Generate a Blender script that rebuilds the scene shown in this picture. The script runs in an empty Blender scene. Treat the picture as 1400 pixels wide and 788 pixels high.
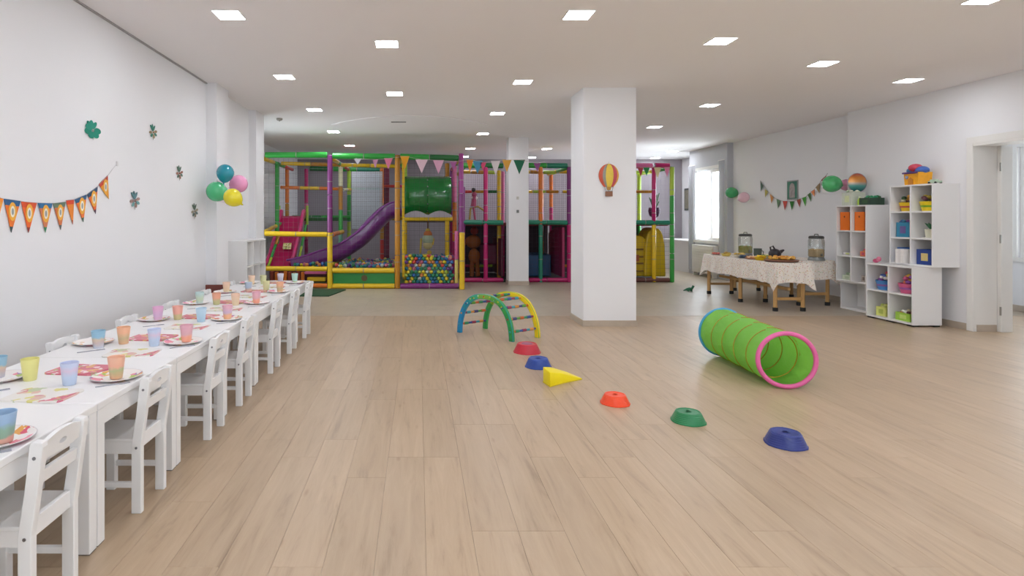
import bpy, bmesh, math, random
from mathutils import Vector, Matrix
random.seed(7)
PI = math.pi
C = bpy.context.scene.collection
S = bpy.context.scene

# ---------------------------------------------------------------- camera
F = 800.0; U0 = 572.0; V0 = 298.0; CH = 1.35
cam = bpy.data.cameras.new('camera'); cam_o = bpy.data.objects.new('camera', cam); C.objects.link(cam_o)
cam.sensor_width = 36; cam.lens = 36 * F / 1400
cam.shift_x = (700 - U0) / 1400; cam.shift_y = -(394 - V0) / 1400
cam.clip_start = 0.05; cam.clip_end = 100
cam_o.location = (0, 0, CH); cam_o.rotation_euler = (PI / 2, 0, 0)
S.camera = cam_o
S.view_settings.view_transform = 'Standard'; S.view_settings.look = 'None'
S.view_settings.gamma = 1; S.view_settings.exposure = 0.38; S.view_settings.use_curve_mapping = False

# ---------------------------------------------------------------- world and daylight
w = bpy.data.worlds.new('world'); S.world = w; w.use_nodes = True
w.node_tree.nodes['Background'].inputs[0].default_value = (0.86, 0.93, 1, 1)
w.node_tree.nodes['Background'].inputs[1].default_value = 2.0
FIX = 50       # strength of each ceiling panel
def area(name, loc, rot, sx, sy, power, col=(0.88, 0.94, 1.0)):
    l = bpy.data.lights.new(name, 'AREA'); l.shape = 'RECTANGLE'; l.size = sx; l.size_y = sy; l.energy = power; l.color = col
    o = bpy.data.objects.new(name, l); C.objects.link(o); o.location = loc; o.rotation_euler = rot; return o
# daylight outside the windows behind the camera, the far right window and the side room's window
for x in (-0.9, 2.0, 4.9):
    area('daylight', (x, -3.6, 1.6), (PI / 2, 0, 0), 2.2, 1.8, 40)
area('daylight', (7.0, 13.45, 1.65), (0, PI / 2, 0), 1.6, 1.1, 180)
area('daylight', (7.7, 15.0, 1.7), (0, PI / 2, 0), 1.5, 1.0, 80)  # shines through the unseen alcove window, added to brighten the back
area('daylight', (-3.6, 10.3, 1.65), (0, -PI / 2, 0), 1.5, 1.4, 45)  # lamp for the added far-left window, out of view
area('daylight', (9.0, 7.3, 1.6), (0, PI / 2, 0), 2.4, 4.2, 150)
area('daylight', (7.3, 2.2, 1.6), (0, PI / 2, 0), 1.7, 1.8, 40)

# ---------------------------------------------------------------- materials
def lin(c):
    if isinstance(c, str):
        c = tuple(int(c[i:i + 2], 16) / 255 for i in (0, 2, 4))
    return tuple((x / 12.92 if x <= 0.04045 else ((x + 0.055) / 1.055) ** 2.4) for x in c) + (1,)
MATS = {}
def mat(name, col, rough=0.5, metal=0.0, var=0.06, scale=14, bump=0.0, emit=0, trans=0, alpha=1, coat=0, subs=0):
    if name in MATS: return MATS[name]
    m = bpy.data.materials.new(name); m.use_nodes = True; nt = m.node_tree; b = nt.nodes['Principled BSDF']
    c = lin(col)
    tc = nt.nodes.new('ShaderNodeTexCoord'); nz = nt.nodes.new('ShaderNodeTexNoise')
    nz.inputs['Scale'].default_value = scale; nz.inputs['Detail'].default_value = 3
    nt.links.new(tc.outputs['Object'], nz.inputs['Vector'])
    mx = nt.nodes.new('ShaderNodeMix'); mx.data_type = 'RGBA'
    mx.inputs[6].default_value = tuple(min(1, v * (1 + var)) for v in c[:3]) + (1,)
    mx.inputs[7].default_value = tuple(v * (1 - var) for v in c[:3]) + (1,)
    nt.links.new(nz.outputs['Fac'], mx.inputs[0]); nt.links.new(mx.outputs[2], b.inputs['Base Color'])
    b.inputs['Roughness'].default_value = rough; b.inputs['Metallic'].default_value = metal
    b.inputs['Coat Weight'].default_value = coat
    if bump:
        bp = nt.nodes.new('ShaderNodeBump'); bp.inputs['Strength'].default_value = bump; bp.inputs['Distance'].default_value = 0.01
        nt.links.new(nz.outputs['Fac'], bp.inputs['Height']); nt.links.new(bp.outputs[0], b.inputs['Normal'])
    if emit:
        b.inputs['Emission Color'].default_value = c; b.inputs['Emission Strength'].default_value = emit
    if trans: b.inputs['Transmission Weight'].default_value = trans
    if alpha < 1: b.inputs['Alpha'].default_value = alpha
    if subs: b.inputs['Subsurface Weight'].default_value = subs
    MATS[name] = m; return m

def glass(name, col=(0.95, 0.97, 0.97), fac=0.12, rough=0.02):
    if name in MATS: return MATS[name]
    m = bpy.data.materials.new(name); m.use_nodes = True; nt = m.node_tree; nt.nodes.clear()
    o = nt.nodes.new('ShaderNodeOutputMaterial'); t = nt.nodes.new('ShaderNodeBsdfTransparent'); g = nt.nodes.new('ShaderNodeBsdfGlossy')
    x = nt.nodes.new('ShaderNodeMixShader'); lw = nt.nodes.new('ShaderNodeLayerWeight'); lw.inputs[0].default_value = 0.35
    mu = nt.nodes.new('ShaderNodeMath'); mu.operation = 'MULTIPLY_ADD'; mu.inputs[1].default_value = 0.5; mu.inputs[2].default_value = fac * 0.4
    t.inputs[0].default_value = col + (1,); g.inputs['Roughness'].default_value = rough
    nt.links.new(lw.outputs['Fresnel'], mu.inputs[0]); nt.links.new(mu.outputs[0], x.inputs[0])
    nt.links.new(t.outputs[0], x.inputs[1]); nt.links.new(g.outputs[0], x.inputs[2]); nt.links.new(x.outputs[0], o.inputs[0])
    MATS[name] = m; return m

def sheer(name, col, opac=0.6):
    m = bpy.data.materials.new(name); m.use_nodes = True; nt = m.node_tree; nt.nodes.clear()
    o = nt.nodes.new('ShaderNodeOutputMaterial'); t = nt.nodes.new('ShaderNodeBsdfTransparent')
    d = nt.nodes.new('ShaderNodeBsdfTranslucent'); d2 = nt.nodes.new('ShaderNodeBsdfDiffuse')
    for q in (d, d2): q.inputs[0].default_value = lin(col)
    a = nt.nodes.new('ShaderNodeMixShader'); b = nt.nodes.new('ShaderNodeMixShader'); a.inputs[0].default_value = 0.5; b.inputs[0].default_value = opac
    nt.links.new(d.outputs[0], a.inputs[1]); nt.links.new(d2.outputs[0], a.inputs[2])
    nt.links.new(t.outputs[0], b.inputs[1]); nt.links.new(a.outputs[0], b.inputs[2]); nt.links.new(b.outputs[0], o.inputs[0])
    return m

def wood_floor(name, c1, c2, c3, sx, sy, rough, var=0.10):
    """streaky grain running along world Y, each piece with its own tone and grain offset"""
    m = bpy.data.materials.new(name); m.use_nodes = True; nt = m.node_tree; N = nt.nodes.new; L = nt.links.new
    b = nt.nodes['Principled BSDF']
    geo = N('ShaderNodeNewGeometry'); oi = N('ShaderNodeObjectInfo')
    add = N('ShaderNodeMath'); add.operation = 'ADD'; L(geo.outputs['Random Per Island'], add.inputs[0]); L(oi.outputs['Random'], add.inputs[1])
    off = N('ShaderNodeCombineXYZ')
    mu = N('ShaderNodeMath'); mu.operation = 'MULTIPLY'; mu.inputs[1].default_value = 37.0; L(add.outputs[0], mu.inputs[0])
    L(mu.outputs[0], off.inputs[0]); L(mu.outputs[0], off.inputs[1])
    va = N('ShaderNodeVectorMath'); va.operation = 'ADD'; L(geo.outputs['Position'], va.inputs[0]); L(off.outputs[0], va.inputs[1])
    mp = N('ShaderNodeMapping'); mp.inputs['Scale'].default_value = (sx, sy, 1); L(va.outputs[0], mp.inputs[0])
    n1 = N('ShaderNodeTexNoise'); n1.inputs['Scale'].default_value = 1; n1.inputs['Detail'].default_value = 6; n1.inputs['Roughness'].default_value = 0.65; L(mp.outputs[0], n1.inputs['Vector'])
    n1.inputs['Distortion'].default_value = 0.6
    r = N('ShaderNodeValToRGB'); e = r.color_ramp.elements
    e[0].position = 0.27; e[0].color = lin(c3); e[1].position = 0.72; e[1].color = lin(c1)
    k = e.new(0.43); k.color = lin(c2)
    L(n1.outputs['Fac'], r.inputs[0])
    # knots
    mp2 = N('ShaderNodeMapping'); mp2.inputs['Scale'].default_value = (9, 2.6, 1); L(va.outputs[0], mp2.inputs[0])
    vo = N('ShaderNodeTexVoronoi'); vo.inputs['Scale'].default_value = 1; L(mp2.outputs[0], vo.inputs['Vector'])
    kr = N('ShaderNodeValToRGB'); kr.color_ramp.elements[0].position = 0.03; kr.color_ramp.elements[0].color = (0.35, 0.35, 0.35, 1); kr.color_ramp.elements[1].position = 0.13; kr.color_ramp.elements[1].color = (0, 0, 0, 1)
    L(vo.outputs['Distance'], kr.inputs[0])
    mk = N('ShaderNodeMix'); mk.data_type = 'RGBA'; L(kr.outputs[0], mk.inputs[0]); L(r.outputs[0], mk.inputs[6]); mk.inputs[7].default_value = lin('8d6c4f')
    # soft large patches
    n3 = N('ShaderNodeTexNoise'); n3.inputs['Scale'].default_value = 1.3; L(geo.outputs['Position'], n3.inputs['Vector'])
    hs = N('ShaderNodeHueSaturation'); L(mk.outputs[2], hs.inputs['Color'])
    wn = N('ShaderNodeTexWhiteNoise'); wn.noise_dimensions = '1D'; L(mu.outputs[0], wn.inputs['W'])
    v = N('ShaderNodeMath'); v.operation = 'MULTIPLY_ADD'; v.inputs[1].default_value = var; v.inputs[2].default_value = 1 - var / 2; L(wn.outputs['Value'], v.inputs[0])
    v2 = N('ShaderNodeMath'); v2.operation = 'MULTIPLY_ADD'; v2.inputs[1].default_value = 0.14; v2.inputs[2].default_value = -0.07; L(n3.outputs['Fac'], v2.inputs[0])
    v3 = N('ShaderNodeMath'); v3.operation = 'ADD'; L(v.outputs[0], v3.inputs[0]); L(v2.outputs[0], v3.inputs[1])
    L(v3.outputs[0], hs.inputs['Value']); L(hs.outputs[0], b.inputs['Base Color'])
    b.inputs['Roughness'].default_value = rough
    rr = N('ShaderNodeMath'); rr.operation = 'MULTIPLY_ADD'; rr.inputs[1].default_value = 0.15; rr.inputs[2].default_value = rough - 0.07; L(n1.outputs['Fac'], rr.inputs[0]); L(rr.outputs[0], b.inputs['Roughness'])
    return m

def gradient(name, stops, h, rough=0.35, noise=0.25, glow=0.22):
    """printed vertical colour change along the object's own height (frosted plastic cup)"""
    m = bpy.data.materials.new(name); m.use_nodes = True; nt = m.node_tree; N = nt.nodes.new; L = nt.links.new
    b = nt.nodes['Principled BSDF']; tc = N('ShaderNodeTexCoord'); sp = N('ShaderNodeSeparateXYZ'); L(tc.outputs['Object'], sp.inputs[0])
    nz = N('ShaderNodeTexNoise'); nz.inputs['Scale'].default_value = 45; L(tc.outputs['Object'], nz.inputs['Vector'])
    a = N('ShaderNodeMath'); a.operation = 'DIVIDE'; a.inputs[1].default_value = h; L(sp.outputs[2], a.inputs[0])
    c = N('ShaderNodeMath'); c.operation = 'MULTIPLY_ADD'; c.inputs[1].default_value = noise; L(nz.outputs['Fac'], c.inputs[0]); L(a.outputs[0], c.inputs[2])
    r = N('ShaderNodeValToRGB'); e = r.color_ramp.elements
    for i, (p, col) in enumerate(stops):
        k = e[i] if i < 2 else e.new(p)
        k.position = p; k.color = lin(col)[:3] + (1,)
        if name.startswith('cup_'): k.color = tuple(v * .74 + .36 * w_ for v, w_ in zip(k.color[:3], (.93, .92, .92))) + (1,)
    L(c.outputs[0], r.inputs[0]); L(r.outputs[0], b.inputs['Base Color'])
    b.inputs['Roughness'].default_value = rough
    out = nt.nodes['Material Output']; tr = N('ShaderNodeBsdfTranslucent'); L(r.outputs[0], tr.inputs[0])
    mx = N('ShaderNodeMixShader'); mx.inputs[0].default_value = glow; L(b.outputs[0], mx.inputs[1]); L(tr.outputs[0], mx.inputs[2]); L(mx.outputs[0], out.inputs[0])
    return m

def printed(name, base, cols, scale=30, thr=0.5, rough=0.4, dist=0.0):
    """flat print: patches of several colours on a base colour"""
    m = bpy.data.materials.new(name); m.use_nodes = True; nt = m.node_tree; N = nt.nodes.new; L = nt.links.new
    b = nt.nodes['Principled BSDF']; tc = N('ShaderNodeTexCoord')
    vo = N('ShaderNodeTexVoronoi'); vo.inputs['Scale'].default_value = scale; L(tc.outputs['Object'], vo.inputs['Vector'])
    sp = N('ShaderNodeSeparateColor'); L(vo.outputs['Color'], sp.inputs[0])
    r = N('ShaderNodeValToRGB'); r.color_ramp.interpolation = 'CONSTANT'; e = r.color_ramp.elements
    n = len(cols)
    for i, c in enumerate(cols):
        p = i / n
        k = e[i] if i < 2 else e.new(p)
        k.position = p; k.color = lin(c)
    L(sp.outputs[0], r.inputs[0])
    if dist:      # round flecks round each cell's centre
        lt = N('ShaderNodeMath'); lt.operation = 'LESS_THAN'; lt.inputs[1].default_value = dist; L(vo.outputs['Distance'], lt.inputs[0])
        fac = lt.outputs[0]
    else:
        nz = N('ShaderNodeTexNoise'); nz.inputs['Scale'].default_value = scale * 0.6; L(tc.outputs['Object'], nz.inputs['Vector'])
        gt = N('ShaderNodeMath'); gt.operation = 'GREATER_THAN'; gt.inputs[1].default_value = thr; L(nz.outputs['Fac'], gt.inputs[0]); fac = gt.outputs[0]
    mx = N('ShaderNodeMix'); mx.data_type = 'RGBA'; mx.inputs[6].default_value = lin(base); L(fac, mx.inputs[0]); L(r.outputs[0], mx.inputs[7])
    L(mx.outputs[2], b.inputs['Base Color']); b.inputs['Roughness'].default_value = rough
    MATS[name] = m
    return m

WALL = mat('wall_paint', 'e9e8ea', 0.85, var=0.012, scale=1.2, bump=0.02)
CEIL = mat('ceiling_paint', 'f6f3f4', 0.9, var=0.01, scale=0.8)
BAY_SHADE = mat('bay_wall_backlit_shade', 'c2c3c8', 0.85, var=0.02, scale=1)  # backlit shade of the window bay, put into its wall colour
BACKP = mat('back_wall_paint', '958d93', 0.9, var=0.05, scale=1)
STONE = mat('stone_skirting', 'b7a898', 0.45, var=0.15, scale=9)
JOINT = mat('floor_joint', '9c8468', 0.7)
WHITE = mat('white_lacquer', 'ecebeb', 0.32, var=0.01, scale=4)
WHITE2 = mat('white_melamine', 'e9e7e6', 0.4, var=0.01, scale=4)
TRIMW = mat('white_trim_paint', 'e6e3df', 0.45, var=0.01)
BOLT = mat('steel_bolt', '8d8d92', 0.35, 0.9)
BLACK = mat('black_rubber', '161616', 0.6)
def foam(h, n=None): return mat('foam_' + (n or h), h, 0.38, var=0.10, scale=22, bump=0.05)
GREEN = foam('2f9e3c', 'green'); YEL = foam('e0b81e', 'yellow'); PURP = foam('7b2a72', 'purple'); MAG = foam('b81d66', 'magenta')
TEAL = foam('1d7d62', 'teal_green'); ORNG = foam('d9731f', 'orange'); GOLD = foam('b57a16', 'dark_gold'); PINK = foam('d56a9a', 'pink'); LIME = foam('a8c83a', 'lime')
DKG = foam('1e6a34', 'dark_green'); RED = foam('c8372f', 'red')

# ---------------------------------------------------------------- mesh helper
class MB:
    def __init__(s): s.v = []; s.f = []; s.m = []; s.mi = 0
    def add(s, vs, fs):
        o = len(s.v); s.v += [tuple(v) for v in vs]; s.f += [tuple(o + i for i in f) for f in fs]; s.m += [s.mi] * len(fs); return s
    def box(s, x0, y0, z0, x1, y1, z1):
        return s.add([(x0, y0, z0), (x1, y0, z0), (x1, y1, z0), (x0, y1, z0), (x0, y0, z1), (x1, y0, z1), (x1, y1, z1), (x0, y1, z1)],
                     [(0, 3, 2, 1), (4, 5, 6, 7), (0, 1, 5, 4), (1, 2, 6, 5), (2, 3, 7, 6), (3, 0, 4, 7)])
    def cbox(s, c, sz, rz=0):
        M = Matrix.Rotation(rz, 3, 'Z'); a, b, d = sz[0] / 2, sz[1] / 2, sz[2] / 2
        vs = [Vector(c) + M @ Vector(p) for p in ((-a, -b, -d), (a, -b, -d), (a, b, -d), (-a, b, -d), (-a, -b, d), (a, -b, d), (a, b, d), (-a, b, d))]
        return s.add(vs, [(0, 3, 2, 1), (4, 5, 6, 7), (0, 1, 5, 4), (1, 2, 6, 5), (2, 3, 7, 6), (3, 0, 4, 7)])
    def prism(s, poly, axis, a, b):
        """poly: 2D points; axis: the extrusion axis; the two others in x,y,z order"""
        def P(p, t):
            return {'x': (t, p[0], p[1]), 'y': (p[0], t, p[1]), 'z': (p[0], p[1], t)}[axis]
        n = len(poly); vs = [P(p, a) for p in poly] + [P(p, b) for p in poly]
        fs = [tuple(range(n)), tuple(range(2 * n - 1, n - 1, -1))] + [(i, (i + 1) % n, n + (i + 1) % n, n + i) for i in range(n)]
        return s.add(vs, fs)
    def tube(s, pts, r, n=8, closed=False, cap=True):
        pts = [Vector(p) for p in pts]; N = len(pts); rs = r if isinstance(r, (list, tuple)) else [r] * N
        vs = []; up = None
        for i, p in enumerate(pts):
            if closed: t = pts[(i + 1) % N] - pts[i - 1]
            else: t = pts[min(i + 1, N - 1)] - pts[max(i - 1, 0)]
            t.normalize()
            if up is None:
                up = Vector((0, 0, 1)) if abs(t.z) < 0.9 else Vector((1, 0, 0))
            a = (up - t * up.dot(t)).normalized(); b = t.cross(a); up = a
            for k in range(n):
                q = 2 * PI * k / n; vs.append(p + a * (math.cos(q) * rs[i]) + b * (math.sin(q) * rs[i]))
        fs = []
        for i in range(N if closed else N - 1):
            j = (i + 1) % N
            for k in range(n):
                k2 = (k + 1) % n; fs.append((i * n + k, i * n + k2, j * n + k2, j * n + k))
        if cap and not closed:
            fs.append(tuple(range(n - 1, -1, -1))); fs.append(tuple((N - 1) * n + k for k in range(n)))
        return s.add(vs, fs)
    def lathe(s, prof, n=20, c=(0, 0, 0), axis='z', sx=1, sy=1):
        vs = []; fs = []
        for r, z in prof:
            for k in range(n):
                q = 2 * PI * k / n; a, b = r * math.cos(q) * sx, r * math.sin(q) * sy
                vs.append({'z': (c[0] + a, c[1] + b, c[2] + z), 'y': (c[0] + a, c[1] + z, c[2] + b), 'x': (c[0] + z, c[1] + a, c[2] + b)}[axis])
        m = len(prof)
        for i in range(m - 1):
            for k in range(n):
                k2 = (k + 1) % n; fs.append((i * n + k, i * n + k2, (i + 1) * n + k2, (i + 1) * n + k))
        if prof[0][0] > 1e-5: fs.append(tuple(range(n - 1, -1, -1)))
        if prof[-1][0] > 1e-5: fs.append(tuple((m - 1) * n + k for k in range(n)))
        return s.add(vs, fs)
    def ball(s, c, r, n=12, m=8, sz=(1, 1, 1)):
        vs = []; fs = []
        vs.append((c[0], c[1], c[2] - r * sz[2]))
        for i in range(1, m):
            p = -PI / 2 + PI * i / m
            for k in range(n):
                q = 2 * PI * k / n; vs.append((c[0] + r * sz[0] * math.cos(p) * math.cos(q), c[1] + r * sz[1] * math.cos(p) * math.sin(q), c[2] + r * sz[2] * math.sin(p)))
        vs.append((c[0], c[1], c[2] + r * sz[2])); T = len(vs) - 1
        for k in range(n):
            fs.append((0, 1 + (k + 1) % n, 1 + k)); fs.append((T, 1 + (m - 2) * n + k, 1 + (m - 2) * n + (k + 1) % n))
        for i in range(m - 2):
            for k in range(n):
                k2 = (k + 1) % n; fs.append((1 + i * n + k, 1 + i * n + k2, 1 + (i + 1) * n + k2, 1 + (i + 1) * n + k))
        return s.add(vs, fs)
    def mesh(s, name, mats, smooth=False, bev=0, seg=2, weld=False):
        me = bpy.data.meshes.new(name); me.from_pydata(s.v, [], s.f)
        if not isinstance(mats, (list, tuple)): mats = [mats]
        for m in mats: me.materials.append(m)
        me.polygons.foreach_set('material_index', s.m)
        bm = bmesh.new(); bm.from_mesh(me)
        if weld: bmesh.ops.remove_doubles(bm, verts=bm.verts, dist=1e-5)
        bmesh.ops.recalc_face_normals(bm, faces=bm.faces)
        if bev:
            es = [e for e in bm.edges if len(e.link_faces) == 2 and e.calc_face_angle(0) > 0.6]
            bmesh.ops.bevel(bm, geom=es, offset=bev, segments=seg, affect='EDGES', profile=0.5, clamp_overlap=True)
        if smooth:
            for f in bm.faces: f.smooth = True
            for e in bm.edges:
                if len(e.link_faces) == 2 and e.calc_face_angle(0) > 0.7: e.smooth = False
        bm.to_mesh(me); bm.free(); return me
    def build(s, name, mats, parent=None, smooth=False, bev=0, seg=2, loc=None, rot=None, weld=False):
        o = bpy.data.objects.new(name, s.mesh(name, mats, smooth, bev, seg, weld)); C.objects.link(o)
        if parent: o.parent = parent
        if loc: o.location = loc
        if rot: o.rotation_euler = rot
        return o
def tag(o, label=None, cat=None, group=None, kind=None):
    if label: o['label'] = label
    if cat: o['category'] = cat
    if group: o['group'] = group
    if kind: o['kind'] = kind
    return o
def thing(name, loc, label, cat, group=None, rz=0):
    o = bpy.data.objects.new(name, None); C.objects.link(o); o.location = loc; o.rotation_euler = (0, 0, rz); o.empty_display_size = 0.05
    return tag(o, label, cat, group)
KIDS = {}
def copy_tree(o, parent=None):
    c = o.copy(); C.objects.link(c); c.parent = parent
    for ch in list(o.children): copy_tree(ch, c)
    return c
def dup(o, loc, rz=0, label=None, group=None):
    c = copy_tree(o); c.location = loc; c.rotation_euler = (0, 0, rz)
    if label: c['label'] = label
    if group: c['group'] = group
    return c
def struct(name, mb, m, parent=None, bev=0, **k):
    o = mb.build(name, m, parent, bev=bev, **k)
    if not parent: o['kind'] = 'structure'
    return o
ORD = ['nearest', 'second', 'third', 'fourth', 'fifth', 'sixth', 'seventh', 'eighth', 'ninth', 'tenth', 'eleventh']
def P(u, v, Y):      # point seen at pixel (u, v) at depth Y
    return ((u - U0) * Y / F, Y, CH - (v - V0) * Y / F)

# ================================================================ the room
XL, XR, H = -2.55, 6.60, 2.97
YB, YN = 16.2, -3.2
fl = struct('floor', MB().box(-3.5, YN - 0.3, -0.12, 9.2, YB + 0.2, -0.006), JOINT)
OAK = wood_floor('oak_laminate', 'bda68c', 'b0987d', '9a836a', 17, 1.5, 0.36)
TILE = wood_floor('greige_floor_tile', 'bfb2a0', 'b3a592', 'a39480', 4, 2.2, 0.34, 0.06)
# oak planks laid along the room
PW, PL = 0.2, 1.3
def plank_mesh(w_, l_):
    return MB().box(-w_ / 2, -l_ / 2, -0.006, w_ / 2, l_ / 2, 0.0).mesh('plank', OAK, bev=0.0006, seg=1)
full = plank_mesh(PW - 0.0008, PL - 0.0008)
rest = MB()
Ysplit = 8.06
cut = {}
def put_plank(x, y0, y1, part):
    L_ = round(y1 - y0, 3)
    if L_ < 0.05: return
    if part:
        if abs(L_ - PL) < 0.002: me = full
        else:
            if L_ not in cut: cut[L_] = plank_mesh(PW - 0.0008, L_ - 0.0008)
            me = cut[L_]
        o = bpy.data.objects.new('plank', me); C.objects.link(o); o.parent = fl; o.location = (x, (y0 + y1) / 2, 0)
    else:
        rest.box(x - PW / 2 + .0004, y0 + .0004, -0.006, x + PW / 2 - .0004, y1 - .0004, 0.0)
nx = int((9.2 - XL) / PW) + 1
cnt = 0
for i in range(nx):
    x = XL + PW * (i + 0.5) - 0.02
    if x > 9.1: break
    y = YN - random.choice([0.0, 0.26, 0.52, 0.78, 1.04])
    while y < Ysplit - 1e-3:
        y0, y1 = max(y, YN - .1), min(y + PL, Ysplit)
        vis = y1 > 2.2 and (-0.1 * y1 - 0.0 < x + 1.1) and x < 6.6 and x / max(y1, .1) < 1.06 and x > -1.45 + (-0.9 if y1 > 7 else 0)
        if x > 6.6: y1 = min(y1, 8.06)
        if vis and cnt < 300: put_plank(x, y0, y1, True); cnt += 1
        else: put_plank(x, y0, y1, False)
        y += PL
o = rest.build('plank', OAK, fl); tag(o, 'oak laminate planks outside the open middle of the floor', kind='stuff')
# greige tiles beyond the threshold
tm = MB().box(-0.4495, -0.4495, -0.006, 0.4495, 0.4495, 0.0).mesh('tile', TILE, bev=0.0008, seg=1)
for i in range(14):
    for j in range(9):
        xx, yy = -3.5 + 0.45 + 0.9 * i, Ysplit + 0.02 + 0.45 + 0.9 * j
        o = bpy.data.objects.new('tile', tm); C.objects.link(o); o.parent = fl; o.location = (xx, yy, 0)
struct('trim_1', MB().box(XL, Ysplit - 0.015, -0.004, XR, Ysplit + 0.02, 0.003), mat('threshold_strip', 'bdb0a0', 0.4, 0.3))

struct('ceiling', MB().box(-3.5, YN - 0.3, H, 9.2, YB + 0.2, H + 0.12), CEIL)
cr = MB()     # shallow arched relief in the ceiling over the far left
# left wall with two pilasters
struct('wall_left', MB().box(XL - 0.15, YN, 0, XL, 9.25, H), WALL)
wn = struct('window_8', MB().box(-3.45, 9.6, .9, -3.39, 9.66, 2.4).box(-3.45, 10.94, .9, -3.39, 11.0, 2.4).box(-3.45, 9.66, .9, -3.39, 10.94, .96).box(-3.45, 9.66, 2.34, -3.39, 10.94, 2.4), TRIMW)  # window out of view, added to bring light to the back of the room
MB().box(-3.425, 9.65, .95, -3.42, 10.95, 2.35).build('pane', glass('window_glass'), wn)
struct('wall_far_left', MB().box(-3.5, 9.25, 0, -3.35, 9.6, H).box(-3.5, 11.0, 0, -3.35, YB, H).box(-3.5, 9.6, 0, -3.35, 11.0, .9).box(-3.5, 9.6, 2.4, -3.35, 11.0, H).box(-3.5, 9.25 - .0, 0, XL - 0.15, 9.3, H), WALL)
struct('trim_2', MB().box(XL, 7.02, 0, -2.42, 7.45, H), WALL)
struct('trim_3', MB().box(XL - .15, 8.80, 0, -2.44, 9.25, H), WALL)
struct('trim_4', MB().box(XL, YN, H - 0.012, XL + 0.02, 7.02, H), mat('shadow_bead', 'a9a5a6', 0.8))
struct('baseboard_left', MB().box(XL, YN, 0, XL + 0.012, 7.02, 0.08).box(XL, 7.45, 0, XL + 0.012, 8.8, 0.08), STONE)
struct('wall_back', MB().box(-3.5, YB, 0, 7.6, YB + 0.15, H), BACKP)
# wall behind the camera with three windows
wb = MB(); xs = [-2.7, -2.0, 0.2, 0.9, 3.1, 3.8, 6.0, 6.9]
for i in range(0, 7, 2): wb.box(xs[i], YN - 0.15, 0, xs[i + 1], YN, H)
for a, b in ((-2.0, 0.2), (0.9, 3.1), (3.8, 6.0)):
    wb.box(a, YN - 0.15, 0, b, YN, 0.75); wb.box(a, YN - 0.15, 2.5, b, YN, H)
struct('wall_rear', wb, WALL)
for i, (a, b) in enumerate(((-2.0, 0.2), (0.9, 3.1), (3.8, 6.0))):
    fr = MB()
    for q in (a, (a + b) / 2 - 0.03, b - 0.06): fr.box(q, YN - 0.12, 0.75, q + 0.06, YN - 0.06, 2.5)
    fr.box(a + .003, YN - 0.117, 0.753, b - .003, YN - 0.063, 0.82).box(a + .003, YN - 0.117, 2.43, b - .003, YN - 0.063, 2.497)
    wn = struct('window_%d' % (i + 1), fr, TRIMW)
    MB().box(a, YN - 0.095, 0.8, b, YN - 0.09, 2.45).build('pane', glass('window_glass'), wn)
# right wall (door opening, one window out of frame)
D0, D1, DH = 5.85, 6.95, 2.23
wr = MB(); T = 0.27
wr.box(XR, YN, 0, XR + T, 1.3, H).box(XR, 1.3, 0, XR + T, 3.1, 0.8).box(XR, 1.3, 2.5, XR + T, 3.1, H).box(XR, 3.1, 0, XR + T, D0, H)
wr.box(XR, D0, DH, XR + T, D1, H).box(XR, D1, 0, XR + T, 9.0, H)
struct('wall_right', wr, WALL)
fr = MB()
for q in (1.3, 2.17, 3.04): fr.box(XR + .12, q, 0.8, XR + .18, q + 0.06, 2.5)
fr.box(XR + .12, 1.3, 0.8, XR + .18, 3.1, 0.86).box(XR + .12, 1.3, 2.44, XR + .18, 3.1, 2.5)
wn = struct('window_4', fr, TRIMW); MB().box(XR + .145, 1.33, .83, XR + .15, 3.07, 2.47).build('pane', glass('window_glass'), wn)
struct('baseboard_right', MB().box(XR - 0.012, YN, 0, XR, D0 - 0.08, 0.08).box(XR - 0.012, D1 + 0.08, 0, XR, 9.0, 0.08).box(6.768, 9.0, 0, 6.78, 12.6, 0.08), STONE)
struct('wall_far_right', MB().box(6.78, 9.0, 0, 6.95, 12.6, H), WALL)
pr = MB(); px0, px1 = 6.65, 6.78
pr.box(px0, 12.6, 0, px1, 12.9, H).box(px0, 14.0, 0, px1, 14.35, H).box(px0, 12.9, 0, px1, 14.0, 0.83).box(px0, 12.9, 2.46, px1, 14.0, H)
struct('wall_window_bay', pr, BAY_SHADE)
struct('wall_alcove', MB().box(7.3, 14.35, 0, 7.45, 14.5, H).box(7.3, 15.5, 0, 7.45, YB, H).box(7.3, 14.5, 0, 7.45, 15.5, .95).box(7.3, 14.5, 2.45, 7.45, 15.5, H).box(6.78, 14.3, 0, 7.3, 14.35, H), WALL)
wn = struct('window_7', MB().box(7.34, 14.5, .95, 7.4, 14.56, 2.45).box(7.34, 15.44, .95, 7.4, 15.5, 2.45).box(7.34, 14.56, .95, 7.4, 15.44, 1.01).box(7.34, 14.56, 2.39, 7.4, 15.44, 2.45), TRIMW)  # unseen alcove window, put in to lighten the back of the room
MB().box(7.365, 14.55, 1.0, 7.37, 15.45, 2.4).build('pane', glass('window_glass'), wn)
fr = MB()
for q, ww in ((12.9, 0.07), (13.27, 0.1), (13.93, 0.07)): fr.box(px0 + .02, q, .83, px0 + .09, q + ww, 2.46)
fr.box(px0 + .023, 12.903, .833, px0 + .087, 13.997, .9).box(px0 + .023, 12.903, 2.38, px0 + .087, 13.997, 2.457)
wn = struct('window_5', fr, TRIMW)
MB().box(px0 + .05, 12.95, .88, px0 + .055, 13.95, 2.4).build('pane', glass('window_glass'), wn)
MB().box(px0 - .05, 12.84, .77, px0 + .02, 14.06, .83).build('window_sill', TRIMW, wn, bev=.004)
cs = MB()
for (a, b) in ((12.84, 12.9), (14.0, 14.06)): cs.box(px0 - .02, a, .83, px0, b, 2.5)
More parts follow.
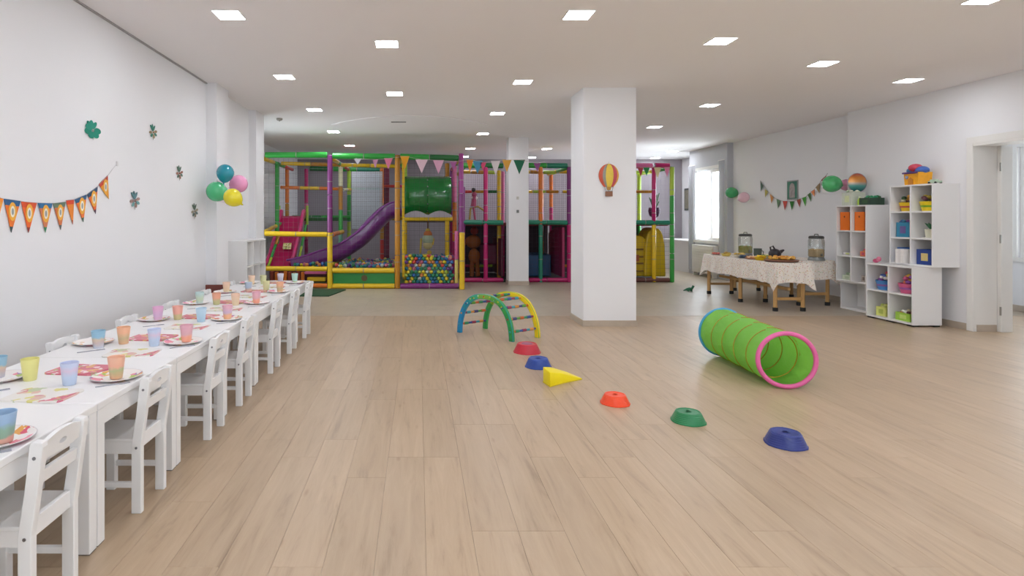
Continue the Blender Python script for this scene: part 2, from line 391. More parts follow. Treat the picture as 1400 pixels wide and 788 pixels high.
cs.box(px0 - .02, 12.84, 2.46, px0, 14.06, 2.53); cs.build('casing', TRIMW, wn)
# white slatted radiator cover under the bay window
rc = thing('radiator_cover', (px0 - .07, 13.45, 0), 'white slatted radiator cover under the far right window', 'radiator')
MB().box(-.06, -.5, .08, .065, .5, .72).build('body', TRIMW, rc, bev=.006)
for k in range(9): MB().box(-.072, -.47, .14 + k * .06, -.06, .47, .17 + k * .06).build('slat', TRIMW, rc)
for y in (-.45, .45): MB().box(-.05, y - .02, 0, .05, y + .02, .08).build('leg', TRIMW, rc)
# low white ledge in the alcove
lb = thing('ledge_cabinet', (6.95, 15.2, 0), 'low white ledge cabinet in the alcove beyond the window bay', 'cabinet')
MB().box(-.30, -.8, .0, .33, .85, .74).build('body', WHITE2, lb, bev=.004)
MB().box(-.34, -.84, .74, .34, .85, .79).build('top', WHITE2, lb, bev=.006)
# sheer curtains by the bay window
def curtain(y0, y1, z0, z1, x, label, opac, col='e9ebf0'):
    n = 40; vs = []; fs = []
    for i in range(n + 1):
        t = i / n; yy = y0 + (y1 - y0) * t
        for z in (z0, z1): vs.append((x + 0.018 * math.sin(t * PI * 9), yy, z))
    for i in range(n): fs.append((2 * i, 2 * i + 2, 2 * i + 3, 2 * i + 1))
    root = thing('curtain', (0, 0, 0), label, 'curtain', 'sheer curtains of the far right window')
    MB().add(vs, fs).build('panel', sheer('sheer_' + str(len(bpy.data.materials)), col, opac), root, smooth=True)
    MB().tube([(x, y0 - .02, z1 + .01), (x, y1 + .02, z1 + .01)], 0.008, 6).build('rod', TRIMW, root)
curtain(13.4, 13.93, .86, 2.42, px0 - .035, 'white sheer curtain covering the far half of the far right window', 0.75)
curtain(14.0, 14.32, .1, 2.6, px0 - .04, 'long grey sheer curtain hanging left of the far right window', 0.5, 'dfe1e6')
curtain(12.66, 12.88, .1, 2.6, px0 - .04, 'long grey sheer curtain hanging right of the far right window', 0.45, 'dfe1e6')
# side room behind the doorway
X2 = 8.66
s2 = MB(); s2.box(X2, 2.5, 0, X2 + .15, 6.2, H).box(X2, 8.45, 0, X2 + .15, 9.3, H).box(X2, 6.2, 0, X2 + .15, 8.45, .78).box(X2, 6.2, 2.37, X2 + .15, 8.45, H)
s2.box(XR + T, 9.05, 0, X2 + .15, 9.2, H).box(XR + T, 2.4, 0, X2 + .15, 2.5, H)
struct('wall_side_room', s2, WALL)
struct('baseboard_side_room', MB().box(X2 - .012, 2.5, 0, X2, 9.05, .09), STONE)
fr = MB()
for q, ww in ((6.2, .07), (7.2, .09), (8.38, .07)): fr.box(X2 + .03, q, .78, X2 + .1, q + ww, 2.37)
fr.box(X2 + .033, 6.203, .783, X2 + .097, 8.447, .85).box(X2 + .033, 6.203, 2.3, X2 + .097, 8.447, 2.367)
wn = struct('window_6', fr, TRIMW); MB().box(X2 + .06, 6.25, .83, X2 + .065, 8.4, 2.33).build('pane', glass('window_glass'), wn)
cs = MB().box(X2 - .02, 8.45, .72, X2, 8.53, 2.45).box(X2 - .02, 6.12, .72, X2, 6.2, 2.45).box(X2 - .02, 6.2, 2.37, X2, 8.45, 2.45).box(X2 - .05, 6.12, .72, X2, 8.53, .78)
cs.build('casing', TRIMW, wn)
# door frame
dr = MB().box(XR - .02, D1 - .01, 0, XR + T + .02, D1, DH).box(XR - .02, D0, 0, XR + T + .02, D0 + .03, DH).box(XR - .02, D0, DH - .03, XR + T + .02, D1, DH)
d1 = struct('door_1', dr, TRIMW)
MB().box(XR - .022, D1 - .005, 0, XR, D1 + .075, DH + .08).box(XR - .022, D0 - .08, 0, XR, D0, DH + .08).box(XR - .022, D0, DH, XR, D1, DH + .08).build('casing', TRIMW, d1, bev=.003)
MB().box(XR + .262, D1 - .06, 0, XR + .40, D1 - .012, DH - .03).build('door_leaf', TRIMW, d1, bev=.004)
for z in (.25, 1.1, 1.95): MB().tube([(XR + .255, D1 - .06, z - .05), (XR + .255, D1 - .06, z + .05)], .009, 8).build('hinge', mat('satin_nickel', '9b9892', .35, .8), d1)
MB().box(XR + .02, D1 - .022, 0, XR + .25, D1 - .01, .08).build('skirting', STONE, d1)
# pillars
def pillar(x0, x1, y0, y1, name, nm):
    o = struct(name, MB().box(x0, y0, 0, x1, y1, H), WALL); 
    MB().box(x0 - .01, y0 - .01, 0, x1 + .01, y1 + .01, .075).build('skirting', STONE, o)
    return o
p1 = pillar(2.05, 2.705, 7.27, 7.86, 'pillar', '')
p2 = pillar(1.82, 2.22, 11.78, 12.13, 'pillar', '')
for z, r in ((1.72, .05), (1.45, .05)):
    MB().box(2.0 - r / 2, 11.765, z, 2.0 + r / 2, 11.78, z + .06).build('wall_socket' if z < 1.6 else 'switch_plate', mat('beige_plastic', 'c9c5bd', .5) if z > 1.6 else mat('grey_socket', '77787a', .5), p2, bev=.003)

# ---------------------------------------------------------------- ceiling fixtures
lights = [  # u, v, row name
 (313, 20, 'a'), (389, 105, 'a'), (430, 150, 'a'), (456, 180, 'a'), (478, 199, 'a'), (483, 211.5, 'a'),
 (529, 60, 'b'), (539.5, 128, 'b'),
 (791, 20, 'c'), (714.5, 112, 'c'), (680, 155, 'c'), (660, 183, 'c'), (643, 203, 'c'), (635, 214, 'c'),
 (985, 56, 'd'), (895, 173.5, 'd'), (747.5, 203.5, 'd'), (727, 215.5, 'd'),
 (1125, 87, 'e'), (970, 144, 'e'), (920, 207, 'e'), (896, 216, 'e'), (1242, 110, 'f')]
rown = {'a': 'row above the party tables', 'b': 'short row left of the ceiling middle', 'c': 'row above the climbing arch', 'd': 'row above the large pillar',
        'e': 'row above the play tunnel', 'f': 'row near the right wall'}
seen = {}
protoL = None
LAMP = mat('lamp_diffuser', 'f4f8ff', .5, var=0, emit=FIX)
RIM = mat('lamp_rim', 'f4f2f0', .4)
def fixture(x, y, label):
    global protoL
    if protoL is None:
        t = thing('ceiling_light', (x, y, H), label, 'ceiling light', 'square recessed ceiling panels')
        f = MB()
        a, b = .108, .1
        f.box(-a, -a, -.006, a, -b, 0).box(-a, b, -.006, a, a, 0).box(-a, -b, -.006, -b, b, 0).box(b, -b, -.006, a, b, 0)
        f.build('frame', RIM, t); MB().box(-b, -b, -.005, b, b, -.001).build('diffuser', LAMP, t)
        protoL = t; return t
    return dup(protoL, (x, y, H), 0, label)
for u, v, r in lights:
    Y = (H - CH) * F / (V0 - v); X = (u - U0) * Y / F; seen.setdefault(r, []).append((Y, X))
for r, L_ in seen.items():
    for k, (Y, X) in enumerate(sorted(L_)):
        if Y < YB - .2: fixture(X, Y, 'square ceiling light, %s from the camera in the %s' % (ORD[k], rown[r]))
for k, (X, Y) in enumerate([(-1.54, 2.5), (-.3, 3.3), (1.26, 2.6), (2.77, 3.2), (4.2, 4.32), (5.77, 4.8), (4.2, 2.1), (5.77, 2.6), (-.3, 1.1), (2.77, 1.0), (-1.54, .3), (1.26, .4), (4.2, 0), (5.77, .4), (1.26, -1.6), (4.2, -1.9), (-1.2, -1.7)]):
    fixture(X, Y, 'square ceiling light cut by the top edge at the upper right' if k == 4 else 'square ceiling light overhead in front of the party area')
# air vent and smoke detector
t = thing('air_vent', (*P(545, 166, (H - CH) * F / (V0 - 166))[:2], H), 'small grey slotted air vent in the far ceiling', 'vent')
MB().box(-.14, -.05, -.008, .14, .05, 0).build('frame', mat('vent_grey', '8e8884', .6), t)
for k in range(4): MB().box(-.125, -.04 + k * .022, -.014, .125, -.03 + k * .022, -.008).build('slat', mat('vent_dark', '5e5955', .6), t)
t = thing('smoke_detector', (*P(382, 162, (H - CH) * F / (V0 - 162))[:2], H), 'small round smoke detector on the far left ceiling', 'smoke detector')
MB().lathe([(.05, 0), (.05, -.02), (.035, -.035), (.0, -.038)], 16).build('housing', mat('detector_grey', '9a9590', .5), t, smooth=True)
MB().lathe([(.012, -.03), (.012, -.045), (0, -.046)], 8).build('sensor', mat('detector_dark', '6d6864', .5), t)
# arched relief band on the far ceiling
yb = (H - CH) * F / (V0 - 170)
rel = MB(); n = 16; v2 = []
for i in range(n + 1):
    x = -1.5 + 2.7 * i / n; a = 1 - ((x + .15) / 1.35) ** 2
    v2.append((x, yb - .9 + .9 * (1 - a)))
poly = v2 + [(1.2, yb + .5), (-1.5, yb + .5)]
struct('trim_5', MB().prism(poly, 'z', H - .012, H - .0005), CEIL)

# ================================================================ party tables and chairs
def table_proto(loc, label):
    t = thing('party_table', loc, label, 'table', 'white square party tables in one long row')
    W, L_, Z = .78, .78, .591
    MB().box(-W / 2, -L_ / 2, Z - .03, W / 2, L_ / 2, Z).build('table_top', WHITE, t, bev=.004)
    lw = .054
    for sx in (-1, 1):
        for sy in (-1, 1):
            x = sx * (W / 2 - lw / 2 - .002); y = sy * (L_ / 2 - lw / 2 - .002)
            MB().box(x - lw / 2, y - lw / 2, 0.004, x + lw / 2, y + lw / 2, Z - .03).build('leg', WHITE, t, bev=.003)
            MB().box(x - lw / 2 + .002, y - lw / 2 + .002, 0, x + lw / 2 - .002, y + lw / 2 - .002, .005).build('foot_pad', mat('grey_felt', '77716b', .9), t)
    a = W / 2 - lw - .002; b = L_ / 2 - lw - .002
    for s in (-1, 1):
        MB().box(-a, s * (L_ / 2 - .02) - .011, Z - .105, a, s * (L_ / 2 - .02) + .011, Z - .03).build('apron', WHITE, t, bev=.002)
        MB().box(s * (W / 2 - .02) - .011, -b, Z - .105, s * (W / 2 - .02) + .011, b, Z - .03).build('apron', WHITE, t, bev=.002)
    return t
TX = -1.70; TY = [1.61 + .783 * i + .39 for i in range(7)]
tb = None
for i, y in enumerate(TY):
    lab = 'white square child-size table, %s in the row from the camera' % ORD[i]
    if i == 6: lab = 'white square child-size table at the far end of the row'
    if tb is None: tb = table_proto((TX, y, 0), lab)
    else: dup(tb, (TX, y, 0), 0, lab)

def ring_board(mb, axis_t, cx, cz, a, b, rect, x_of):
    """board in the y-z plane with an oval hole; x_of(z) gives the board's lean"""
    n = 24; y0, z0, y1, z1 = rect; inn = []; out = []
    for k in range(n):
        q = 2 * PI * k / n; dy, dz = math.cos(q), math.sin(q)
        inn.append((cx + a * dy, cz + b * dz))
        ts = []
        if dy > 1e-6: ts.append((y1 - cx) / dy)
        if dy < -1e-6: ts.append((y0 - cx) / dy)
        if dz > 1e-6: ts.append((z1 - cz) / dz)
        if dz < -1e-6: ts.append((z0 - cz) / dz)
        t = min(ts); yy, zz = cx + dy * t, cz + dz * t
        if zz > z1 - 1e-4: zz += .016 * (1 - (yy / (y1)) ** 2)      # crest gently arched
        out.append((yy, zz))
    vs = []
    for (yy, zz) in inn + out: vs.append((x_of(zz) - axis_t / 2, yy, zz))
    for (yy, zz) in inn + out: vs.append((x_of(zz) + axis_t / 2, yy, zz))
    fs = []
    for k in range(n):
        j = (k + 1) % n
        fs += [(k, j, n + j, n + k), (2 * n + j, 2 * n + k, 3 * n + k, 3 * n + j), (k, 2 * n + k, 2 * n + j, j), (n + k, n + j, 3 * n + j, 3 * n + k)]
    mb.add(vs, fs)
def chair_proto(loc, label, rz=0):
    t = thing('child_chair', loc, label, 'chair', 'white child chairs pushed in at the party tables', rz)
    lean = lambda z: 0.0 if z < .31 else (z - .31) * .13
    hw = .1335; pt = .03; pw = .045
    for s in (-1, 1):
        prof = [(-pw, 0), (0, 0), (lean(.31), .31), (lean(.45) + .001, .45), (lean(.60), .60), (lean(.60) - .003, .615), (lean(.60) - .034, .618), (lean(.6) - .043, .61), (lean(.45) - .042, .45), (-pw, .31)]
        y = s * (hw - pt / 2)
        lg = MB().prism(prof, 'y', y - pt / 2, y + pt / 2).build('back_post', WHITE, t, bev=.003)
        for z, xx in ((.30, -.022), (.565, .01)):
            MB().lathe([(.0, -.0025), (.006, -.002), (.006, .001)], 8, (xx, y + s * (pt / 2 + .0005), z), 'y').build('bolt', BOLT, lg)
        yf = s * (hw - .018)
        MB().box(-.285, yf - .018, 0, -.243, yf + .018, .325).build('front_leg', WHITE, t, bev=.003)
        MB().box(-.245, y - .009, .27, -.04, y + .009, .325).build('side_rail', WHITE, t, bev=.002)
        MB().box(-.245, y - .009, .115, -.04, y + .009, .14).build('stretcher', WHITE, t, bev=.002)
    iy = hw - pt
    rb = MB(); ring_board(rb, .018, 0, .577, .022, .009, (-iy, .543, iy, .605), lambda z: lean(z) - .02)
    rb.build('top_rail', WHITE, t)
    MB().prism([(lean(.465) - .029, .465), (lean(.465) - .011, .465), (lean(.51) - .011, .51), (lean(.51) - .029, .51)], 'y', -iy, iy).build('back_slat', WHITE, t, bev=.002)
    MB().box(-.031, -iy, .29, -.012, iy, .352).build('lower_rail', WHITE, t, bev=.002)
    MB().box(-.278, -.1, .27, -.258, .1, .325).build('front_rail', WHITE, t, bev=.002)
    MB().box(-.30, -hw + .002, .325, -.032, hw - .032 + .03, .34).build('seat', WHITE, t, bev=.004)
    return t
ch = None
cy = [2.04, 2.80, 3.68, 4.32, 5.19, 5.93, 6.68]
for i, y in enumerate(cy):
    lab = 'white wooden child chair on the aisle side, %s from the camera' % ORD[i]
    if ch is None: ch = chair_proto((-1.262, y, 0), lab)
    else: dup(ch, (-1.262 + random.uniform(-.008, .008), y, 0), random.uniform(-.02, .02), lab)
for i, y in enumerate([2.0, 2.78, 3.56, 4.34, 5.12, 5.90, 6.70]):
    dup(ch, (-2.145, y, 0), PI + random.uniform(-.03, .03), 'white wooden child chair on the wall side, %s from the camera' % ORD[i])

# ---------------------------------------------------------------- cups, plates, napkins, cutlery
CUPC = {
 'yellow': [(0, 'dcd626'), (1, 'e8e23a')], 'lavender': [(0, 'a9c4e6'), (.55, 'b5cbec'), (.8, 'd9bfe0'), (1, 'bdcbee')],
 'orange': [(0, 'ef8a1d'), (.35, 'c7a93a'), (.55, 'a5b43a'), (.7, 'f0a066'), (1, 'f4ad77')],
 'blue': [(0, 'a8c8ea'), (.45, 'c9a9a4'), (.65, 'd6b48e'), (.75, '56b2d2'), (1, '4aa9cc')],
 'amber': [(0, 'f0951c'), (.5, 'c9a53a'), (.8, 'f3a54e'), (1, 'f5a44c')],
 'pink_orange': [(0, 'fb7a1c'), (.4, 'fa8a40'), (.6, 'e29aa8'), (1, 'e79ab4')],
 'pink': [(0, 'e6b0dc'), (.5, 'd9aadf'), (1, 'e59ad0')], 'coral': [(0, 'c9bb25'), (.5, 'cdaa2c'), (.62, 'ee8c66'), (1, 'f08e6c')],
 'sky': [(0, '9ccbe6'), (1, 'acd2e9')], 'violet': [(0, 'f2a31c'), (.45, 'f0a23c'), (.6, 'c9a0c8'), (1, 'e79cb4')],
 'pale_green': [(0, 'a9cfe0'), (.5, 'c9dcb4'), (1, 'b9dbd8')], 'lime_orange': [(0, 'b9c22c'), (.5, 'c9b23a'), (.7, 'f09040'), (1, 'ef8a34')],
 'peach': [(0, 'ecd08a'), (1, 'eebf94')], 'teal': [(0, 'c96a3a'), (.3, 'd98a5a'), (.36, '2f8f5e'), (.6, '3a9a70'), (.8, '5aa0d0'), (1, '6aa8d8')],
 'mint': [(0, '9fd8c8'), (1, 'a8dcd0')], 'grey_blue': [(0, 'e2996a'), (.4, 'd9a27a'), (.6, '8aa4c0'), (1, '92acc6')],
 'white': [(0, 'cfd4e6'), (1, 'd9dcec')], 'olive': [(0, 'c9cf6a'), (1, 'd3d27a')]}
cupm = {k: gradient('cup_' + k, v, .1) for k, v in CUPC.items()}
TZ = .591
def cup(kind, u, v, label, z=TZ, s=1.0):
    Y = (CH - z) * F / (v - V0); X = (u - U0) * Y / F
    t = thing('plastic_cup', (X, Y, z), label, 'cup', 'frosted plastic cups on the party tables')
    MB().lathe([(0, 0), (.026 * s, 0), (.0275 * s, .004), (.0385 * s, .1 * s), (.0365 * s, .1 * s), (.0255 * s, .005), (0, .005)], 24).build('cup_body', cupm[kind], t, smooth=True)
    MB().tube([(.0382 * s * math.cos(q * PI / 12), .0382 * s * math.sin(q * PI / 12), .1 * s) for q in range(24)], .0012, 5, closed=True).build('rim', cupm[kind], t, smooth=True)
    return (X, Y)
def tn(i): return 'the %s table from the camera' % ORD[i] if i else 'the nearest table'
cup('teal', 5, 604, 'blue and green frosted cup on a plate at the nearest table', TZ + .006)
cups = [
 ('blue', -3, 517, 1, 'pale blue frosted cup cut by the left edge'), ('yellow', 41, 520, 1, 'plain yellow frosted cup'), ('lavender', 95, 526, 1, 'lavender blue frosted cup'), ('orange', 159, 517, 1, 'orange and green frosted cup standing on a plate'),
 ('blue', 134.5, 475.7, 2, 'turquoise-topped frosted cup near the wall side'), ('amber', 169, 470, 2, 'amber frosted cup'), ('lavender', 211, 473, 2, 'lavender blue frosted cup'), ('pink_orange', 255, 467, 2, 'pink over orange frosted cup on a plate'),
 ('pink', 216, 438, 3, 'pink frosted cup near the wall side'), ('coral', 243, 437, 3, 'coral and yellow frosted cup'), ('sky', 275, 440, 3, 'plain sky blue frosted cup'), ('violet', 311, 436, 3, 'mauve over yellow frosted cup on a plate'),
 ('pale_green', 273, 415, 4, 'pale green frosted cup near the wall side'), ('lime_orange', 296, 416.5, 4, 'orange over lime frosted cup'), ('peach', 322, 417.5, 4, 'peach frosted cup'), ('pink_orange', 350.5, 414.5, 4, 'pink over orange frosted cup on a plate'),
 ('peach', 309.5, 399.5, 5, 'pale peach frosted cup near the wall side'), ('grey_blue', 339.7, 399.5, 5, 'grey blue over orange frosted cup'), ('olive', 364, 397.5, 5, 'pale lime frosted cup'), ('amber', 382.7, 399.3, 5, 'orange frosted cup on a plate'),
 ('peach', 344, 389, 6, 'pale orange frosted cup near the wall side'), ('olive', 360, 388.6, 6, 'yellow green frosted cup'), ('white', 383.5, 386, 6, 'white lavender frosted cup'), ('mint', 403, 385.8, 6, 'mint green frosted cup')]
for k, u, v, ti, lab in cups:
    onp = 'on a plate' in lab
    cup(k, u, v, lab.replace(' on a plate', '') + (' on a plate on ' if onp else ' on ') + tn(ti), TZ + (.006 if onp else 0))
PLP = printed('plate_print', 'efe9e6', ['d64f6a', 'e88aa0', 'e2a34a', 'a9bf5a', '9a7ab4', 'efe9e6'], 26, .50)
REDP = printed('red_print', 'cf6a7c', ['dc7f8e', 'e0b070', 'a8b87a', 'd36a80', 'efd9dc'], 30, .5)
def plate_mat(name, mid):
    m = PLP.copy(); m.name = name; nt = m.node_tree; N = nt.nodes.new; L = nt.links.new
    b = nt.nodes['Principled BSDF']; src = b.inputs['Base Color'].links[0].from_socket
    tc = N('ShaderNodeTexCoord'); ln = N('ShaderNodeVectorMath'); ln.operation = 'LENGTH'; L(tc.outputs['Object'], ln.inputs[0])
    gt = N('ShaderNodeMath'); gt.operation = 'LESS_THAN'; gt.inputs[1].default_value = .06; L(ln.outputs['Value'], gt.inputs[0])
    mx = N('ShaderNodeMix'); mx.data_type = 'RGBA'; L(gt.outputs[0], mx.inputs[0]); L(src, mx.inputs[6]); mx.inputs[7].default_value = lin(mid); L(mx.outputs[2], b.inputs['Base Color'])
    return m
PLM = plate_mat('plate_print_ring', 'f0edea')
pl0 = None
def plate(x, y, label):
    global pl0
    if pl0 is None:
        t = thing('paper_plate', (x, y, TZ), label, 'plate', 'round printed party plates')
        MB().lathe([(0, .0), (.08, .0), (.112, .012), (.112, .0145), (.08, .004), (0, .003)], 32).build('plate_dish', PLM, t, smooth=True)
        MB().tube([(.112 * math.cos(q * PI / 16), .112 * math.sin(q * PI / 16), .0135) for q in range(32)], .0018, 5, closed=True).build('rim', mat('plate_rim', 'd9d3d3', .4), t, smooth=True)
        pl0 = t; return
    dup(pl0, (x, y, TZ), random.uniform(0, 6), label)
NAPW = printed('napkin_print', 'e6e2dc', ['e6e2dc', 'd9b3a8', 'd8cf7c', 'b9c3a0', 'cf6f86', 'e6e2dc'], 18, .52)
na = {}
def napkin(kind, x, y, rz, label):
    key = kind
    if key not in na:
        t = thing('paper_napkin', (x, y, TZ), label, 'napkin', 'folded paper napkins on the party tables', rz)
        pts = []; a, b, r = .135, .095, .03
        for cx_, cy_, q0 in ((a - r, b - r, 0), (-a + r, b - r, 90), (-a + r, -b + r, 180), (a - r, -b + r, 270)):
            for k in range(4): q = math.radians(q0 + 30 * k); pts.append((cx_ + r * math.cos(q), cy_ + r * math.sin(q)))
        MB().prism(pts, 'z', 0, .006).build('sheet', NAPW if kind == 'white' else REDP, t)
        MB().prism([(.05, -.09), (.13, -.065), (.13, .03)], 'z', .006, .008).build('corner_fold', REDP, t)
        na[key] = t; return
    dup(na[key], (x, y, TZ), rz, label)
fk = None
def fork(x, y, rz, label):
    global fk
    if fk is None:
        t = thing('plastic_fork', (x, y, TZ), label, 'fork', 'clear plastic forks by the plates', rz)
        m = mat('fork_plastic', 'a9a9b2', .2)
        MB().prism([(-.07, -.004), (.02, -.003), (.035, -.010), (.035, .010), (.02, .003), (-.07, .004)], 'z', .001, .004).build('handle', m, t)
        for k in (-8, -2.7, 2.7, 8): MB().box(.034, k / 1000 - .0014, .001, .07, k / 1000 + .0014, .004).build('tine', m, t)
        fk = t; return
    dup(fk, (x, y, TZ), rz, label)
for i in range(7):
    yc = TY[i]; nm = tn(i)
    yp = [1.99, 2.775, 3.56, 4.37, 5.19, 5.97, 6.80][i]
    plate(-1.43, yp, 'round printed party plate on the aisle side of ' + nm)
    plate(-1.965, yp - .02, 'round printed party plate on the wall side of ' + nm)
    napkin('white', -1.60, yc - .29, .08 * (-1) ** i, 'white printed paper napkin at the near edge of ' + nm)
    napkin('red', -1.68, yc + .13, -.1, 'red printed paper napkin in the middle of ' + nm)
    fork(-1.385, yc - .13 + (.0 if i else 0), .6, 'clear plastic fork on the aisle side of ' + nm)
    fork(-1.86, yc - .24, .7, 'clear plastic fork on the wall side of ' + nm)
# wine red toy chair and dark bottle by the wall
t = thing('toy_chair', (-2.36, 6.72, 0), 'small brown wooden stool with upright back by the left pilaster', 'stool')
BR = mat('brown_wood', '7a3a30', .5, var=.15)
for a in (-1, 1):
    for b in (-1, 1): MB().box(a * .09 - .014, b * .09 - .014, 0, a * .09 + .014, b * .09 + .014, .34).build('leg', BR, t, bev=.003)
MB().box(-.12, -.12, .34, .12, .12, .36).build('seat', BR, t, bev=.004)
MB().box(-.12, .09, .36, .12, .115, .57).build('backrest', BR, t, bev=.006)

# ================================================================ climbing arch
t = thing('climbing_arch', (0, 0, 0), 'wooden climbing arch with blue, green and yellow curved sides', 'climbing arch')
BLUE_A = mat('arch_blue', '1f86b8', .4); GRN_A = mat('arch_green', '2f9a4c', .4); YEL_A = mat('arch_yellow', 'efd21c', .4); LIM_A = mat('arch_lime', 'b5cf3a', .4)
def arch_side(p0, p1, mats, hgt):
    p0 = Vector((*p0, 0)); p1 = Vector((*p1, 0)); d = p1 - p0; Ln = d.length; ux = d / Ln; nrm = Vector((-ux.y, ux.x, 0)); c = (p0 + p1) / 2
    th = .036; n = 36; a0 = Ln / 2 + .028; ai = a0 - .058; h0, hi = hgt, hgt - .058
    mb = MB(); vs = []
    e = 1.15
    def sup(q, a, h):
        cs, sn = math.cos(q), math.sin(q)
        return (math.copysign(abs(cs) ** (1 / 1.25), cs) * a, abs(sn) ** (1 / 1.02) * h)
    for i in range(n + 1):
        q = PI - PI * i / n
        for (a, h) in ((a0, h0), (ai, hi)):
            x, z = sup(q, a, h)
            for s in (-1, 1): vs.append(c + ux * x + nrm * (s * th / 2) + Vector((0, 0, z)))
    fs = []; ms = []
    for i in range(n):
        k = 4 * i; j = k + 4
        mi = min(len(mats) - 1, int(len(mats) * (i / n)))
        for f in ((k, j, j + 2, k + 2), (k + 1, k + 3, j + 3, j + 1), (k, k + 1, j + 1, j), (k + 2, j + 2, j + 3, k + 3)):
            mb.mi = mi; mb.add([vs[q] for q in f], [(0, 1, 2, 3)])
    mb.mi = 0; mb.add([vs[q] for q in (0, 1, 3, 2)], [(0, 1, 2, 3)])
    mb.mi = len(mats) - 1; mb.add([vs[4 * n + q] for q in (0, 1, 3, 2)], [(0, 1, 2, 3)])
    o = mb.build('side_arch', mats, t, smooth=True, weld=True, bev=.004)
    return o, c, ux, nrm, a0 - .029, h0 - .029, sup
GRAD = [mat('arch_g%d' % k, c, .4) for k, c in enumerate(['1f86b8', '1f86b8', '2590a0', '3aa67e', '7fb548', '5aa846', '36a04a', '2f9a4c', '2a944a'])]
GRAD2 = [mat('arch_h%d' % k, c, .4) for k, c in enumerate(['2f9a4c', '3fa04a', 'b5c02c', 'e6cf1e', 'efd21c', 'efd21c', 'f1d51e', 'efd21c'])]
A = arch_side((.487, 6.89), (1.02, 6.38), GRAD, .485)
B = arch_side((.815, 7.13), (1.343, 6.59), GRAD2, .485)
tag(A[0], 'blue to green curved side with painted dots'); tag(B[0], 'yellow and green curved side')
segc = [mat('rung_' + c, c, .45) for c in ('c9622c', '2f8f5e', '2f4f96', '8f2f4a', '2f8fa0', 'cf8a3a', '3a3f78', '5a9a3a')]
for k, q in enumerate([PI * x for x in (.07, .17, .28, .39, .5, .61, .72, .83, .93)]):
    q = PI - q
    xa, za = A[6](q, A[4], A[5]); pa = A[1] + A[2] * xa + Vector((0, 0, za)); pb = B[1] + B[2] * xa + Vector((0, 0, za))
    mb = MB(); d = (pb - pa); ns = 7
    for s in range(ns):
        mb.mi = s; r = .0165 if s % 2 else .013
        mb.tube([pa + d * (s / ns), pa + d * ((s + 1) / ns)], r, 10)
    mb.build('rung', [segc[(k * 3 + s) % 8] for s in range(ns)], t, smooth=True)
    MB().ball(pa - d.normalized() * .018, .011, 8, 6).build('bolt_cap', [segc[(k + 4) % 8]], A[0], smooth=True)
for k in range(9):      # painted dots on the near side
    q = PI - PI * (.3 + .05 * k); x, z = A[6](q, A[4], A[5]); p = A[1] + A[2] * x + Vector((0, 0, z + (.008 if k % 2 else -.008)))
    nn = A[3] * -.0185
    mb = MB(); mb.tube([p + nn, p + nn * 1.06], .008, 8); mb.build('painted_dot', mat('dot_yellow', 'e8d24a', .5) if k % 3 else mat('dot_white', 'e6efe6', .5), A[0])

# ================================================================ stepping stones
def stone(x, y, s, h, col, label, rz, n=6, top='', ys=1.0):
    t = thing('stepping_stone', (x, y, 0), label, 'stepping stone', 'plastic balance stones in a line on the floor', rz)
    def ringr(r):
        pts = []
        for k in range(n):
            for dq in (-.16, 0, .16):
                q = 2 * PI * k / n + dq * 2.2; rr = r * (1 - .10 * (abs(dq) > .01) * .35); pts.append((rr * math.cos(q), rr * math.sin(q) * ys))
        return pts
    vs = []; fs = []; m = mat('stone_' + col, col, .36, var=.08)
    prof = []; st = 6
    for k in range(st):
        f0 = k / st; r0 = s * (1 - .28 * f0); z0 = h * .92 * k / st; z1 = h * .92 * (k + 1) / st
        prof += [(r0, z0), (r0 - s * .02, z1 - .002), (r0 - s * .047, z1)]
    prof += [(s * .69, h), (s * .62, h), (s * .60, h - .003), (0.0001, h - .003)]
    for r, z in prof: vs += [(a, b, z) for a, b in ringr(r)]
    N = 3 * n
    for i in range(len(prof) - 1):
        for k in range(N): fs.append((i * N + k, i * N + (k + 1) % N, (i + 1) * N + (k + 1) % N, (i + 1) * N + k))
    fs.append(tuple(range(N)))
    MB().add(vs, fs).build('ridged_body', m, t, smooth=True)
    MB().lathe([(s * .18, h - .002), (s * .18, h - .0005), (s * .13, h - .0005), (s * .13, h - .002)], 20).build('emblem_ring', m, t)
    pts = [(a * .97, b * .97, .004) for a, b in ringr(s)]
    MB().tube(pts, .005, 5, closed=True).build('rubber_rim', mat('rim_' + col, col, .7), t)
    if top:
        MB().lathe([(s * .4, h - .003), (s * .38, h + .0005), (0, h + .0005)], 20).build('top_pad', mat('pad_' + top, top, .5), t, smooth=True)
stone(.150 * 7.28, 5.88, .142, .088, 'c02a3c', 'crimson red ridged stepping stone with mauve top, nearest the climbing arch', .3, top='9a5a78')
stone(1.085, 5.30, .122, .082, '27479a', 'medium blue stepping stone just behind the yellow wedge', .1)
stone(1.432, 4.26, .108, .066, 'f04a1c', 'bright orange stepping stone between wedge and green stone', .25)
stone(1.79, 3.88, .112, .068, '1f7a4a', 'dark green stepping stone between the orange and navy stones', .35)
stone(2.19, 3.49, .118, .075, '26357e', 'navy blue stepping stone, nearest to the camera', .2)
